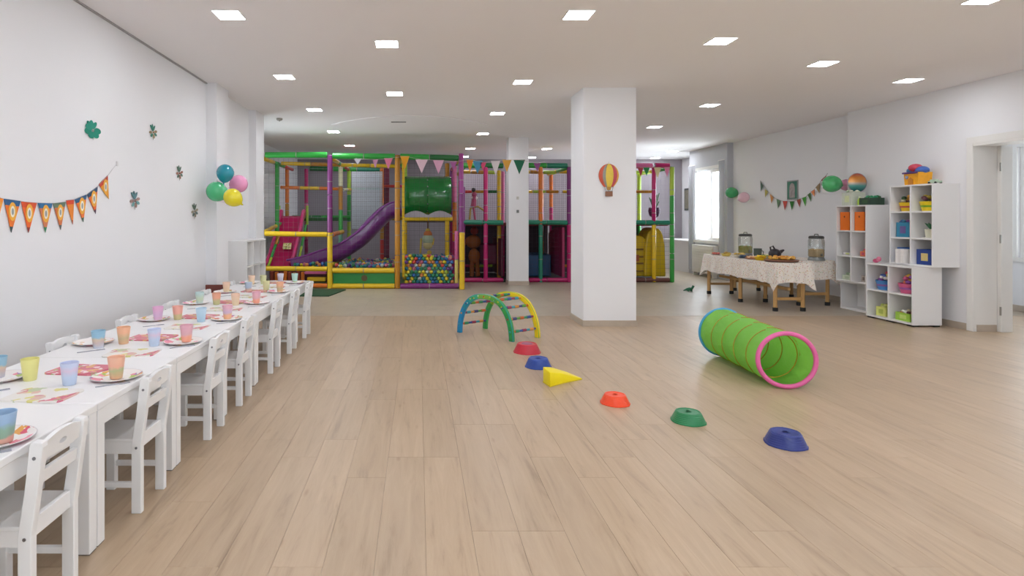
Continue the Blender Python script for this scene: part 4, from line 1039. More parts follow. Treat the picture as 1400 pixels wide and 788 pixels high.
# ================================================================ bunting on the play structure
def pennant_mesh(w_, h_, m, th=.003):
    return MB().prism([(-w_ / 2, 0), (w_ / 2, 0), (0, -h_)], 'y', -th / 2, th / 2).mesh('pennant', m)
def bunting(name, pts, flags, label, strc='b9b0a8', sub=None):
    """pts: polyline of the string; flags: (pos, width, height, material, tilt)"""
    t = thing(name, (0, 0, 0), label, 'bunting')
    MB().tube(pts, .0035, 5).build('string', mat('string_' + strc, strc, .8), t)
    return t
fl_ = [(489, 217, 11, 8, 'd9d4dc'), (513, 218, 8, 12, 'c48aa8'), (531, 216.5, 12, 15, 'e07a9a'), (553.5, 213.5, 13, 18, 'e8a01c'), (576.5, 218, 17, 19, 'e6c3d0'), (599.5, 219, 15, 19, 'e2a9c4'), (620, 221, 10, 12, 'a85a98'),
       (642.5, 218.5, 10, 17, 'e88a2c'), (653, 220, 14, 18, '4a94b8'), (660.5, 222, 9, 12, 'd9507a'), (677.5, 220, 13, 20, 'e9dde0'), (693, 218.5, 13, 17, 'eaac44'), (710, 218.5, 16, 20, '1f6e50'), (734.5, 223, 10, 12, '8f4a86')]
YP = 11.02
pts = [P(486, 216, YP)] + [P(u, v + .3, YP) for u, v, *_ in fl_] + [P(745, 221, YP + .0)]
t = bunting('bunting', pts, None, 'string of pastel, orange and green pennants along the soft play top bar')
for u, v, w_, h_, c in fl_:
    w_, h_ = w_ * YP / F, h_ * YP / F
    o = MB().prism([(-w_ / 2, 0), (w_ / 2, 0), (0, -h_)], 'y', -.002, .002).build('pennant', mat('pennant_' + c, c, .7), t); o.location = P(u, v, YP)
fl2 = [(876, 229, 8, 13, 'b03a4a'), (884, 229, 9, 12, '2f8a4a'), (899, 229, 10, 15, 'e0cfa0'), (912, 229, 8, 13, 'dc7fa0')]
YQ = 12.12
t = bunting('bunting', [P(868, 228, YQ)] + [P(u, v, YQ) for u, v, *_ in fl2] + [P(917, 228.5, YQ)], None, 'short bunting on the soft play frame right of the large pillar')
for u, v, w_, h_, c in fl2:
    w_, h_ = w_ * YQ / F, h_ * YQ / F
    o = MB().prism([(-w_ / 2, 0), (w_ / 2, 0), (0, -h_)], 'y', -.002, .002).build('pennant', mat('pennant_' + c, c, .7), t); o.location = P(u, v, YQ)

# ================================================================ bunting on the left wall
t = thing('bunting', (XL, 3.6, 1.5), 'orange and blue pennant garland with oval badges on left wall', 'bunting')
def WL(u, v, off=0):       # a pixel taken to the left wall plane, in the garland's own coordinates
    Y = (XL + off) * F / (u - U0); return Vector((off, Y - 3.6, CH - (v - V0) * Y / F - 1.5))
flags = [((-9, 268), (5, 272), (-2, 300), 'f08a2a', 'f0a03a', 'f08a2a'),
 ((5.8, 271.8), (28.5, 275), (15.7, 318.2), '2a5f8f', 'f07a2a', '22404a'), ((29.2, 275.6), (50.6, 277.5), (39.3, 318.5), 'e2552a', 'ef6a2a', '8f2f2a'),
 ((52.2, 277.5), (72, 278), (62.5, 318), '2a6a9a', 'd9805a', '1f8a5a'), ((72.8, 278), (90, 276), (83.3, 314.5), '6a7f6a', 'd97a4a', '555a5a'),
 ((90.3, 274), (101.3, 273), (99.8, 307), 'dc4a2a', 'e8862a', 'b0502a'), ((102.4, 272.6), (118.8, 265.7), (114.2, 303.8), '2a5a86', 'ee7a3a', '3a6a5a'),
 ((119.3, 265.4), (133.7, 255), (131, 292.5), '2f4f70', 'ee6a2a', '4a2f4a'), ((135.2, 252.3), (147.5, 239.8), (149, 272.5), 'c0402a', 'efa02a', 'd9a03a')]
sp2 = []
for k, (a, b_, c, top_, mid, tip) in enumerate(flags):
    A_, B_, T_ = WL(*a, .008), WL(*b_, .008), WL(*c, .008); mb = MB(); sp2 += [A_ + Vector((.002, 0, 0)), B_ + Vector((.002, 0, 0))]
    def tri(s): return A_.lerp(T_, s), B_.lerp(T_, s)
    lv = [0, .18, .82, 1]; th = Vector((-.003, 0, 0))
    for i in range(3):
        p, q = tri(lv[i]); r, s_ = tri(lv[i + 1]); mb.mi = i
        if i == 2: mb.add([p, q, s_, p + th, q + th, s_ + th], [(0, 1, 2), (3, 5, 4), (1, 4, 5, 2), (0, 2, 5, 3)])
        else: mb.add([p, q, s_, r, p + th, q + th, s_ + th, r + th], [(0, 1, 2, 3), (4, 7, 6, 5), (0, 4, 5, 1), (1, 5, 6, 2), (3, 2, 6, 7), (0, 3, 7, 4)])
    o = mb.build('pennant', [mat('fl_' + x, x, .6, var=.15, scale=30) for x in (top_, mid, tip)], t)
    if k in (0, 5): continue
    cc = A_.lerp(B_, .5).lerp(T_, .36); wd = (B_ - A_).length
    for rr, cl, dz in ((.30, 'f2b040', 1.3), (.17, 'f2ead8', 1.4), (.09, '9aa0a0', 1.6)):
        bd = MB().lathe([(wd * rr, 0), (wd * rr, .0012), (0, .0012)], 20, (0, 0, 0), 'x'); e = bd.build('badge', mat('badge_' + cl, cl, .6), o)
        e.location = cc + Vector((.0005 + .0012 * (1.4 - rr) , 0, 0)); e.scale = (1, .8, dz)
sp2 = [WL(-20, 262, .009)] + sp2 + [WL(154, 231, .009), WL(160, 224, .004)]
MB().tube(sp2, .0013, 5).build('string', mat('string_pale', 'c4c1c4', .8), t)
MB().box(-.002, -.012, -.02, .004, .012, .02).build('tape', mat('tape', 'd9d6d6', .4), t, loc=WL(160, 224, .004))
# ---------------------------------------------------------------- paper flowers on the left wall
def paper_flower(u, v, w_px, h_px, label, c1, c2, c3, big=False):
    Y = XL * F / (u - U0); z = CH - (v - V0) * Y / F; Hh = h_px * Y / F; W_ = Hh * 0.72 if big else Hh * .62
    t = thing('paper_flower', (XL + .004, Y, z), label, 'wall decoration', 'cut-out paper flowers on the left wall'); t.scale = (1, 1.75 if big else 1.4, 1)
    m1, m2, m3 = [mat('paper_' + c, c, .7, var=.1, scale=30) for c in (c1, c2, c3)]
    k0 = 0
    angs = [200, 255, 310, 5, 150] if big else [190, 235, 285, 335, 20]
    for k, a in enumerate(angs):
        q = math.radians(a); cy_, cz_ = math.cos(q) * Hh * .26, math.sin(q) * Hh * .27 - Hh * .10
        pts = []
        for j in range(14):
            s = 2 * PI * j / 14; ex, ez = math.cos(s) * Hh * (.19 if big else .15), math.sin(s) * Hh * (.17 if big else .09)
            pts.append((cy_ + ex * math.cos(q) - ez * math.sin(q), cz_ + ex * math.sin(q) + ez * math.cos(q)))
        MB().prism(pts, 'x', .001 + .0012 * k, .0035 + .0012 * k).build('petal', (m1 if (big or k % 2) else m2), t)
    for k, a in enumerate((62, 100, 130)):
        q = math.radians(a); pts = []
        for j in range(12):
            s = 2 * PI * j / 12; ex, ez = (math.cos(s) + .9) * Hh * .24, math.sin(s) * Hh * (.10 if big else .07)
            pts.append((ex * math.cos(q) - ez * math.sin(q), ex * math.sin(q) + ez * math.cos(q)))
        MB().prism(pts, 'x', .001, .003 + .001 * k).build('leaf', m1 if big else m3, t)
    MB().ball((.008, 0, -Hh * .1), Hh * (.05 if big else .08), 10, 6, (.6, 1, 1)).build('flower_centre', mat('paper_centre_' + c2, 'd0cfc4' if big else c2, .7), t)
    MB().tube([(.003, 0, -Hh * .3), (.003, .004, -Hh * .62)], .0018, 5).build('stem', mat('stem_grey', 'b5b8b4', .7), t)
paper_flower(125.5, 176, 17, 25, 'large plain teal green paper flower high on the left wall', '128a74', 'd0cfc4', '128a74', True)
paper_flower(208.3, 179, 9, 20, 'green and tan paper flower high on the left wall, right of the teal one', '3f8070', 'a08a6a', '2f7a68')
paper_flower(244.5, 235, 7, 19, 'small dark paper flower between the tan flower and the balloons', '5a7a6a', '9a6a5a', '4a6a5a')
paper_flower(183.3, 272, 9, 24, 'grey blue paper flower right of the pennant garland', '6a9a9a', 'a08078', '4f7a80')
paper_flower(265.3, 287, 7, 20, 'grey paper flower lowest beside the green balloon', '5f7070', '9a8f7a', '55665a')

# ---------------------------------------------------------------- balloons
def balloon(x, y, z, r, col, label, tilt=(0, 0, 0), st=1.18, group='party balloons'):
    t = thing('balloon', (x, y, z), label, 'balloon', group); t.rotation_euler = tilt
    from mathutils import Euler
    if x < 0: anc = Vector((-2.421, 7.09, z - .03))
    elif 11 < y < 12: anc = Vector((6.778, y, z - .03))
    elif y > 12: anc = Vector((px0 - .003, 12.62, z - .02))
    else: anc = Vector((XR - .003, y - .15, z - .05)) if y < 9 else Vector((XR - .003, 8.98, z - .06))
    al = Euler(tilt).to_matrix().inverted() @ (anc - Vector((x, y, z)))
    m = mat('balloon_' + col, col, .22, var=.02, coat=.4)
    prof = [(0, r)]
    for k in range(1, 14):
        a = PI / 2 - PI * k / 14; zz = math.sin(a) * r; rr = math.cos(a) * r
        if zz < 0: zz *= st
        prof.append((rr * (1 if zz > 0 else 1 - .12 * (-zz / r) ** 2), zz))
    prof += [(.008, -r * st - .004)]
    MB().lathe(prof, 24).build('skin', m, t, smooth=True)
    MB().lathe([(.005, -r * st), (.012, -r * st - .016), (.013, -r * st - .018), (0, -r * st - .012)], 12).build('knot', m, t, smooth=True)
    MB().tube([(0, 0, -r * st - .012), (.004, 0, -r * st - .03), al], .0015, 5).build('string', mat('string_grey', 'a8a5a8'), t)
def bp_(u, v, Y): return P(u, v, Y)
balloon(*bp_(308, 236.5, 6.90), .102, '0f8ba0', 'teal blue balloon, topmost of the cluster on the left pilaster', (.0, .15, 0))
balloon(*bp_(326.5, 251.5, 7.16), .108, 'ec9ac2', 'pink balloon, rightmost of the cluster on the left pilaster', (.3, 1.2, 0))
balloon(*bp_(296, 262, 6.76), .116, '46b87c', 'green balloon, leftmost of the cluster on the left pilaster', (.2, -1.2, 0))
balloon(*bp_(318, 270, 6.56), .101, 'e8d822', 'yellow balloon, lowest of the cluster on the left pilaster', (.2, -.9, 0))
balloon(*bp_(1137, 251.5, 9.05), .13, '4fb870', 'large green balloon at the right end of the wall pennants', (.0, -1.4, 0))
balloon(*bp_(1157, 253, 9.15), .09, 'e8a0c0', 'pink balloon between the green balloon and the foil balloon', (.0, -1.3, 0))
balloon(*bp_(1000, 263.5, 12.45), .118, '2f9e5c', 'dark green balloon on the grey window bay', (.0, -1.4, 0))
balloon(*bp_(1017, 270, 11.8), .105, 'e6bcc6', 'pale pink balloon beside the dark green balloon', (.0, 1.2, 0))

# ---------------------------------------------------------------- hot air balloon plaque on the large pillar
u, v, Yp = 832.5, 0, 7.27
t = thing('balloon_plaque', (*P(832.3, 240, 7.262)[:2], P(832.3, 240, 7.262)[2]), 'painted hot air balloon plaque with basket on the white pillar', 'wall decoration')
t.location.y = 7.262
k_ = 7.26 / F
cols = ['c9553a', '8a8a80', 'e2c244', 'c04a52', 'd9a03a']
bnd = [-1, -.66, -.36, .40, .80, 1]
def half(zf):
    z = zf
    if z >= 0: return math.sqrt(max(0, 1 - z * z)) * 13.8
    return 13.8 * math.sqrt(max(0, 1 - (z * .78) ** 2)) * (1 - .28 * z * z)
for i in range(5):
    n = 16; vs = []; fs = []
    for j in range(n + 1):
        zf = 1 - 2 * j / n; zf = zf * .985; hwid = half(zf)
        zz = (zf * 16 + 0) * k_
        for s in range(5):
            f = bnd[i] + (bnd[i + 1] - bnd[i]) * s / 4; x = f * hwid * k_
            dpt = .03 * math.sqrt(max(0, 1 - f * f)) * math.sqrt(max(.0, 1 - (zf * .95) ** 2)) + .004 * (1 - abs(2 * (s / 4) - 1))
            vs.append((x, -dpt, zz)); 
    for j in range(n):
        for s in range(4): fs.append((j * 5 + s, (j + 1) * 5 + s, (j + 1) * 5 + s + 1, j * 5 + s + 1))
    MB().add(vs, fs).build('gore', mat('gore_' + cols[i], cols[i], .5, var=.12, scale=40), t, smooth=True)
mb = MB(); pts = [(half((1 - 2 * j / 16) * .985) * k_, (1 - 2 * j / 16) * .985 * 16 * k_) for j in range(17)]
mb.prism([(x, z) for x, z in pts] + [(-x, z) for x, z in pts[::-1]], 'y', 0, .006); mb.build('backing', mat('plaque_wood', 'a08058', .6), t)
MB().prism([(-3.2 * k_, -15.2 * k_), (3.2 * k_, -15.2 * k_), (2 * k_, -20 * k_), (-2 * k_, -20 * k_)], 'y', -.012, .004).build('throat', mat('throat_gold', 'b5862e', .5), t)
for s in (-1, 1):
    MB().tube([(s * 6.2 * k_, -.004, -14.5 * k_), (s * 4.2 * k_, -.004, -22.5 * k_)], .0025, 5).build('rope', mat('rope_grey', '77788a', .6), t)
MB().tube([(0, -.004, -18 * k_), (0, -.004, -22.5 * k_)], .0025, 5).build('rope', mat('rope_grey', '77788a', .6), t)
MB().box(-4.7 * k_, -.02, -28.6 * k_, 4.7 * k_, .004, -22 * k_).build('basket', mat('basket_brown', '8a5f48', .7, var=.3, scale=90), t, bev=.002)
MB().tube([(-4.9 * k_, -.012, -22 * k_), (4.9 * k_, -.012, -22 * k_)], .004, 6).build('basket_rim', mat('basket_rim', '6f4a38', .7), t)
MB().tube([(0, -.004, 15.8 * k_), (0, -.004, 18.5 * k_)], .002, 5).build('hanging_loop', mat('loop_lime', 'cfd49a', .6), t)

# ================================================================ right wall: pennants and picture
XF = 6.78
t = thing('bunting', (XF, 10.5, 1.8), 'garland of small red, green and orange pennants above the buffet', 'bunting')
def WR(u, v, off=.022):
    Y = (XF - off) * F / (u - U0); return Vector((-off, Y - 10.5, CH - (v - V0) * Y / F - 1.8))
wf = [((1039.5, 247), (1043.5, 254), (1040, 262), '4a6a5a'), ((1045.5, 258), (1050, 262), (1046, 270), 'b5ac5a'), ((1052.5, 265), (1057.5, 270), (1054.5, 278), 'c98a4a'),
      ((1061.5, 272), (1067, 274.5), (1063.5, 285), '6a8a6a'), ((1070, 275), (1076.5, 275), (1072.8, 287.5), 'c9463a'), ((1079.5, 275.5), (1085.5, 275.5), (1082.5, 287.5), '2f7a2f'),
      ((1089, 273.5), (1094.5, 272), (1093, 283.5), 'a04a3a'), ((1096.5, 271), (1102, 269), (1100.8, 282), '4fa83f'), ((1104, 266.5), (1108, 263.5), (1108.8, 276), '4a7a3a'),
      ((1108.5, 262.5), (1113.5, 259), (1113.3, 269), 'ee8f5a'), ((1115, 256.5), (1121, 250), (1120, 264), '9a7f5a'), ((1123, 246), (1130, 239.5), (1125.5, 253), '8a4a40')]
st = []
for a, b_, c, cl in wf:
    A_, B_, T_ = WR(*a), WR(*b_), WR(*c); th = Vector((.003, 0, 0)); st += [A_, B_]
    MB().add([A_, B_, T_, A_ + th, B_ + th, T_ + th], [(0, 1, 2), (3, 5, 4), (0, 3, 4, 1), (1, 4, 5, 2), (2, 5, 3, 0)]).build('pennant', mat('wf_' + cl, cl, .6, var=.25, scale=40), t)
MB().tube(st + [WR(1131.5, 237)], .003, 5).build('string', mat('string_dark', '8a8580', .8), t)
yy = XF * F / (1084.3 - U0)
t = thing('framed_picture', (XF - .004, yy, CH - (260 - V0) * yy / F), 'small green framed picture above the wall pennants', 'picture')
hh = 26.5 * yy / F / 2; ww = .155 * 1.0
MB().box(-.012, -ww, -hh, 0, ww, hh).build('frame', mat('frame_grey', '9a9a98', .5), t, bev=.003)
MB().box(-.014, -ww + .02, -hh + .02, -.012, ww - .02, hh - .02).build('mount', mat('picture_green', '3f7a68', .6, var=.25, scale=25), t)
pts = [(-ww * .5, -hh * .8), (ww * .5, -hh * .8), (ww * .5, hh * .25)] + [(ww * .5 * math.cos(q), hh * .25 + ww * .55 * math.sin(q)) for q in (PI / 4, PI / 2, 3 * PI / 4)] + [(-ww * .5, hh * .25)]
MB().prism(pts, 'x', -.016, -.014).build('print', mat('picture_print', 'a39a98', .6, var=.5, scale=20), t)
yy = 7.3 * F / (925 - U0)
t = thing('framed_picture', (7.296, 16.15 - .35, 1.85), 'small dark framed picture on the alcove wall beside the play frame', 'picture')
MB().box(-.03, -.2, -.3, 0, .2, .3).build('frame', mat('frame_dark', '4a4c4a', .5), t, bev=.01)
MB().box(-.034, -.15, -.25, -.03, .15, .25).build('print', mat('print_dull', '8a8474', .6, var=.4), t)

# ================================================================ white cube shelves
def cube_unit(loc, Wd, Hh, D, cols, rows, label, rz=0, feet=0, nm='cube_shelf'):
    """local: open front faces -x at x=0, y spans 0..Wd, depth +x"""
    t = thing(nm, loc, label, 'shelf', 'white cube shelves', rz); th = .02; b0 = feet
    for y in (0, Wd - th): MB().box(0, y, b0, D, y + th, Hh).build('side_panel', WHITE2, t, bev=.001, seg=1)
    MB().box(0, th, Hh - th, D, Wd - th, Hh).build('top_panel', WHITE2, t, bev=.001, seg=1)
    MB().box(0, th, b0, D, Wd - th, b0 + th).build('bottom_panel', WHITE2, t, bev=.001, seg=1)
    MB().box(D - .006, th, b0 + th, D - .001, Wd - th, Hh - th).build('back_panel', WHITE2, t)
    cw = (Wd - th) / cols; rh = (Hh - b0 - th) / rows
    for i in range(1, cols): MB().box(.002, i * cw, b0 + th, D - .006, i * cw + th, Hh - th).build('divider', WHITE2, t)
    for j in range(1, rows):
        for i in range(cols): MB().box(.003, i * cw + th, b0 + j * rh, D - .006, (i + 1) * cw, b0 + j * rh + th).build('shelf_board', WHITE2, t)
    if feet:
        for y in (.06, Wd / 2, Wd - .06):
            for x in (.05, D - .05): MB().box(x - .035, y - .05, 0, x + .035, y + .05, feet).build('foot', BLACK, t)
    return lambda i, j, dx=.15, dy=.03: (loc[0] + dx, loc[1] + i * cw + th + (cw - th) / 2 + dy, loc[2] + b0 + j * rh + th + .0005)
U1 = cube_unit((6.10, 7.22, 0), .76, .74, .36, 2, 2, 'low white two-by-two cube shelf standing on the floor at the right wall', feet=.02)
# upper unit stands partly on the low one, fixed to the wall
U2 = cube_unit((6.27, 7.13, .742), .66, 1.03, .328, 2, 3, 'upper white two-by-three cube shelf topped with a toy castle')
U3 = cube_unit((6.27, 8.19, .412), .60, 1.12, .328, 2, 3, 'far white two-by-three cube shelf holding two orange boxes')
t = thing('open_box_base', (6.33, 8.2, 0), 'open white box base under the far cube shelf', 'shelf')
MB().box(0, 0, 0, .26, .02, .41).build('side_panel', WHITE2, t); MB().box(0, .56, 0, .26, .58, .41).build('side_panel', WHITE2, t)
MB().box(.24, .02, .0, .26, .56, .41).build('back_panel', WHITE2, t); MB().box(0, .02, 0, .24, .56, .03).build('bottom_panel', WHITE2, t)
MB().box(0, .02, .385, .24, .56, .41).build('top_panel', WHITE2, t)
# left unit: front faces +x, so rotate by 180
cube_unit((-2.285, 8.76, 0), .96, 1.04, .262, 3, 3, 'white three-by-three cube shelf behind the left pilaster', PI)

# ---- contents
def toy(name, loc, label, cat, parts, rz=0, group=None):
    t = thing(name, loc, label, cat, group, rz)
    for nm, mb, m, *k in parts: mb.build(nm, m, t, **(k[0] if k else {}))
    return t
SM = {'smooth': True}; BV = {'bev': .004}
def cmat(c, **k): return mat('toy_' + c, c, k.pop('rough', .45), var=k.pop('var', .15), scale=30)
# castle on top of the upper unit
cx, cyy, cz = 6.42, 7.52, 1.7725
mb = MB(); mb.prism([(-.10, 0), (.10, 0), (.115, .16), (-.115, .16)], 'x', -.09, .09)
roof = MB(); 
for k, yy_ in enumerate((-.085, 0, .085)):
    roof.mi = k % 3 if k < 3 else 0; roof.ball((0 if k != 1 else -.03, yy_ * .75, .185 + .035 * (k == 1)), .07, 14, 8, (1.15, 1, .75))
toy('toy_castle', (cx, cyy, cz), 'yellow toy castle with blue and red domed roof on the upper shelf', 'toy',
    [('body', mb, cmat('f0a81c'), BV), ('roof', roof, [cmat('3a5fa8'), cmat('c03a50'), cmat('3f78a8')], SM), ('roof_trim', MB().tube([(-.105, -.11, .155), (-.105, .11, .155)], .012, 8), cmat('5a3f7a'), SM),
     ('door', MB().prism([(-.035, 0), (.035, 0), (.035, .07), (0, .1), (-.035, .07)], 'x', -.098, -.088), cmat('c07a1c')),
     ('window', MB().lathe([(.022, 0), (.022, .008), (0, .009)], 10, (-.098, .06, .1), 'x'), cmat('8a94b0'))])
toy('toy_car', (6.40, 7.25, 1.7725), 'tiny green and white toy car at the near end of the upper shelf', 'toy',
    [('body', MB().box(-.03, -.07, .012, .03, .07, .035).box(-.025, -.03, .035, .025, .045, .055), cmat('b5c8b0'), BV)] +
    [('wheel', MB().lathe([(.013, -.006), (.013, .006)], 10, (sx, sy, .013), 'x'), BLACK) for sx in (-.033, .033) for sy in (-.045, .045)])
# upper unit cubbies (i: 0 near .. 1 far)
def bucket(loc, c1, c2, label, heap=('d94f5a', '4aa85a', 'e8c83a', '4a7ac0'), s=1.0, nm='toy_bucket'):
    mb = MB(); mb.lathe([(0, 0), (.07 * s, 0), (.095 * s, .10 * s), (.09 * s, .10 * s), (.067 * s, .006), (0, .006)], 18)
    hp = MB(); random.seed(hash(label) % 999 if False else len(label))
    for k in range(14):
        hp.mi = k % len(heap); a = random.uniform(0, 6.28); r = random.uniform(0, .055) * s
        hp.ball((math.cos(a) * r, math.sin(a) * r, (.10 + .045 * random.random() + .03 * (k < 4)) * s), .026 * s, 8, 6, (1, 1, .8))
    toy(nm, loc, label, 'toy bin', [('tub', mb, cmat(c1), SM), ('band', MB().lathe([(.082 * s, .04 * s), (.086 * s, .06 * s)], 18), cmat(c2), SM), ('toy_pieces', hp, [cmat(h) for h in heap], SM)])
bucket(U2(1, 2), 'e8c01c', 'c0504a', 'yellow tub heaped with bright toys in the far top cubby of the upper shelf', ('7a3a4a', 'd9a03a', 'c8c0a0', '3a5a3a'), 1.15)
bucket(U2(0, 2), 'f0d01c', '7fae2a', 'yellow and green tub with plum toys in the near top cubby of the upper shelf', ('6a3a4a', '7a4a5a', 'b5a03a'), 1.2)
def crate(loc, c, label, sx=.16, sy=.18, sz=.16, fill=None, nm='toy_box', lid=None):
    mb = MB(); th = .006; x, y = sx / 2, sy / 2
    mb.box(-x, -y, 0, x, y, th).box(-x, -y, th, -x + th, y, sz).box(x - th, -y, th, x, y, sz).box(-x + th, -y, th, x - th, -y + th, sz).box(-x + th, y - th, th, x - th, y, sz)
    parts = [('box_body', mb, cmat(c)), ('label_patch', MB().box(-x - .002, -y * .5, sz * .25, -x, y * .4, sz * .75), cmat(lid or 'e8d8a0'))]
    if fill:
        hp = MB(); random.seed(len(label))
        for k in range(18):
            hp.mi = k % len(fill); hp.ball((random.uniform(-x + .025, x - .025), random.uniform(-y + .025, y - .025), sz - .01 + .03 * random.random()), .024, 8, 6, (1, 1, .8))
        parts.append(('toy_pieces', hp, [cmat(h) for h in fill], SM))
    toy(nm, loc, label, 'toy box', parts)
crate(U2(1, 1), '2f86a8', 'translucent blue toy box in the far middle cubby of the upper shelf', .18, .2, .19, ('3a6aa8', '5a9ac0', '8a4a8a'), lid='6a5a90')
# potted plant, near middle
lf = MB()
for k in range(7):
    a = k * .9; lf.tube([(0, 0, .10), (.03 * math.cos(a), .03 * math.sin(a), .16), (.06 * math.cos(a), .06 * math.sin(a), .17 + .005 * k)], [.004, .014, .002], 6)
toy('potted_plant', U2(0, 1), 'small leafy plant in a cream pot, near middle cubby of the upper shelf', 'plant',
    [('pot', MB().lathe([(0, 0), (.05, 0), (.062, .11), (.054, .11), (.05, .09), (0, .09)], 16), cmat('e0dcc4'), SM), ('leaves', lf, cmat('3f7a52'), SM), ('saucer', MB().lathe([(.0, .0), (.075, 0), (.08, .008), (0, .008)], 16), cmat('e9e4d6'), SM)])
crate(U2(1, 0), '2f5a96', 'blue carton behind white folded napkins, far bottom cubby of the upper shelf', .14, .22, .2, lid='3a4f86')
for k in range(4):
    toy('napkin_pack', (U2(1, 0)[0] - .125, U2(1, 0)[1] - .05, U2(1, 0)[2] + .0455 * k), 'white napkin pack, %s of the stack in the upper shelf' % ('lowest', 'second from the bottom', 'third from the bottom', 'topmost')[k], 'napkin pack',
        [('sheets', MB().box(-.05, -.065, 0, .05, .065, .045), cmat('efe9e4', var=.03), BV), ('wrapper', MB().box(-.0515, -.02, -.0 + .0005, .0515, .02, .0455), cmat('e2dcd8', var=.03))], group='stack of white napkin packs')
crate(U2(0, 0), '1f3f8a', 'dark blue box with yellow print, near bottom cubby of the upper shelf', .17, .22, .19, lid='d9c07a')
# low unit cubbies
bucket(U1(1, 1), '4a8ac8', '8a5a9a', 'blue tub with mixed bright figures in the far top cubby of the low shelf', ('d94f5a', '3a5aa0', 'e8d27a', '8a4a9a', 'e8e2da'), 1.25)
bucket(U1(0, 1), 'd9608a', 'a05aa8', 'pink tub with purple toys in the near top cubby of the low shelf', ('c0507a', 'd9b03a', '9a5ab0', 'e07a5a'), 1.25)
crate(U1(1, 0), 'd9dd7a', 'pale yellow toy house box in the far bottom cubby of the low shelf', .15, .16, .12, ('d9d98a', 'c8cf6a'), lid='b5c05a')
crate(U1(0, 0), 'a5cf4a', 'lime crate with cream and brown toys in the near bottom cubby of the low shelf', .18, .22, .1, ('e8d9b0', 'e0a03a', '5a3a3a', 'f0ece0'), lid='c8e07a')
# pink toy on the ledge between the shelves (on top of the low shelf)
toy('pink_toy_shoes', (6.185, 7.91, .7405), 'pink toy slippers on the far end of the low shelf top', 'toy', [('shoe', MB().ball((0, 0, .03), .035, 10, 8, (.8, 1.3, .8)), cmat('c9547a'), SM), ('shoe', MB().ball((.0, -.05, .055), .035, 10, 8, (.7, 1, 1)), cmat('d0708a'), SM)])
# far unit cubbies
for i in (0, 1):
    toy('magazine_file', U3(i, 2, .16), 'bright orange file box in the %s top cubby of the far shelf' % ('near', 'far')[i], 'box',
        [('file_body', MB().box(-.12, -.09, 0, .12, .09, .27), mat('file_orange', 'ec7414', .55, var=.04), {'bev': .003}), ('finger_hole', MB().lathe([(.015, -.0005), (.015, .001)], 12, (-.1205, 0, .2), 'x'), mat('file_hole', '7a3a10', .8))], group='orange file boxes')
crate(U3(1, 1), 'd9d3cf', 'white tray with yellow card in the far middle cubby of the far shelf', .14, .16, .04, lid='d0d87a')
crate(U3(0, 1), 'd9704a', 'pink box with yellow toy in the near middle cubby of the far shelf', .12, .1, .07, ('d9b83a', 'c85a7a'), lid='c04a6a')
crate(U3(1, 0), 'd3dcc8', 'pale green tray in the far bottom cubby of the far shelf', .16, .18, .07, ('cfdcc0', 'b5c8a8'), lid='c0cfb0')
crate(U3(0, 0), 'b5a9a0', 'small greige toy box in the near bottom cubby of the far shelf', .1, .08, .09, lid='7a6a60')
# on top of the far unit
zt = .412 + 1.1205
crate((6.41, 8.62, zt), 'cfd4c4', 'clear storage tub with pale toys on top of the far shelf', .2, .2, .19, ('d9dcc8', 'c0c8a8'), lid='d9e0b0', nm='storage_tub')
toy('toy_bottle', (6.36, 8.43, zt), 'small lime green bottle between tub and green crate on the far shelf', 'bottle', [('bottle_body', MB().lathe([(0, 0), (.028, 0), (.03, .07), (.012, .1), (.012, .11)], 14), cmat('b5d84a'), SM), ('cap', MB().lathe([(.014, .108), (.014, .125), (0, .125)], 12), cmat('e8efd0'), SM)])
crate((6.43, 8.30, zt), '2f4a3a', 'dark crate of green toys on top of the far shelf', .2, .21, .1, ('1f8a5a', '2f9a6a', '1f7a50', '3a6a3a'), lid='3a5a3a')
# second layer: the green crate is long
# foil balloon on a stick
t = thing('foil_balloon', (6.50, 8.60, 1.80), 'round foil balloon with orange and teal print on a stick above the far shelf', 'balloon')
t.location = (*P(1172, 250, 8.60)[:2], P(1172, 250, 8.6)[2]); 
mb = MB(); mb.lathe([(0, -.05), (.08, -.04), (.125, -.012), (.138, 0), (.125, .012), (.08, .04), (0, .05)], 28, (0, 0, 0), 'y')
fm = bpy.data.materials.new('foil_print'); fm.use_nodes = True; nt = fm.node_tree; b = nt.nodes['Principled BSDF']
tcn = nt.nodes.new('ShaderNodeTexCoord'); sp = nt.nodes.new('ShaderNodeSeparateXYZ'); r = nt.nodes.new('ShaderNodeValToRGB'); ma = nt.nodes.new('ShaderNodeMath'); ma.operation = 'MULTIPLY_ADD'; ma.inputs[1].default_value = 3.6; ma.inputs[2].default_value = .5
nt.links.new(tcn.outputs['Object'], sp.inputs[0]); nt.links.new(sp.outputs[2], ma.inputs[0]); nt.links.new(ma.outputs[0], r.inputs[0]); nt.links.new(r.outputs[0], b.inputs['Base Color'])
e = r.color_ramp.elements; e[0].position = .1; e[0].color = lin('3a7f7f'); e[1].position = .95; e[1].color = lin('b55a4a')
for p_, c_ in ((.33, '5aa8a0'), (.45, 'b0a8a0'), (.55, 'd99a5a'), (.75, 'd98a3a')): q = e.new(p_); q.color = lin(c_)
b.inputs['Roughness'].default_value = .25; b.inputs['Metallic'].default_value = .3
mb.build('foil_disc', fm, t, smooth=True)
MB().tube([(.139 * math.cos(q * PI / 16), 0, .139 * math.sin(q * PI / 16)) for q in range(32)], .004, 5, closed=True).build('seam', cmat('9a8f98'), t)
MB().tube([(0, 0, -.138), (-.005, 0, -.22)], .003, 6).build('stick', cmat('4a9a80'), t)

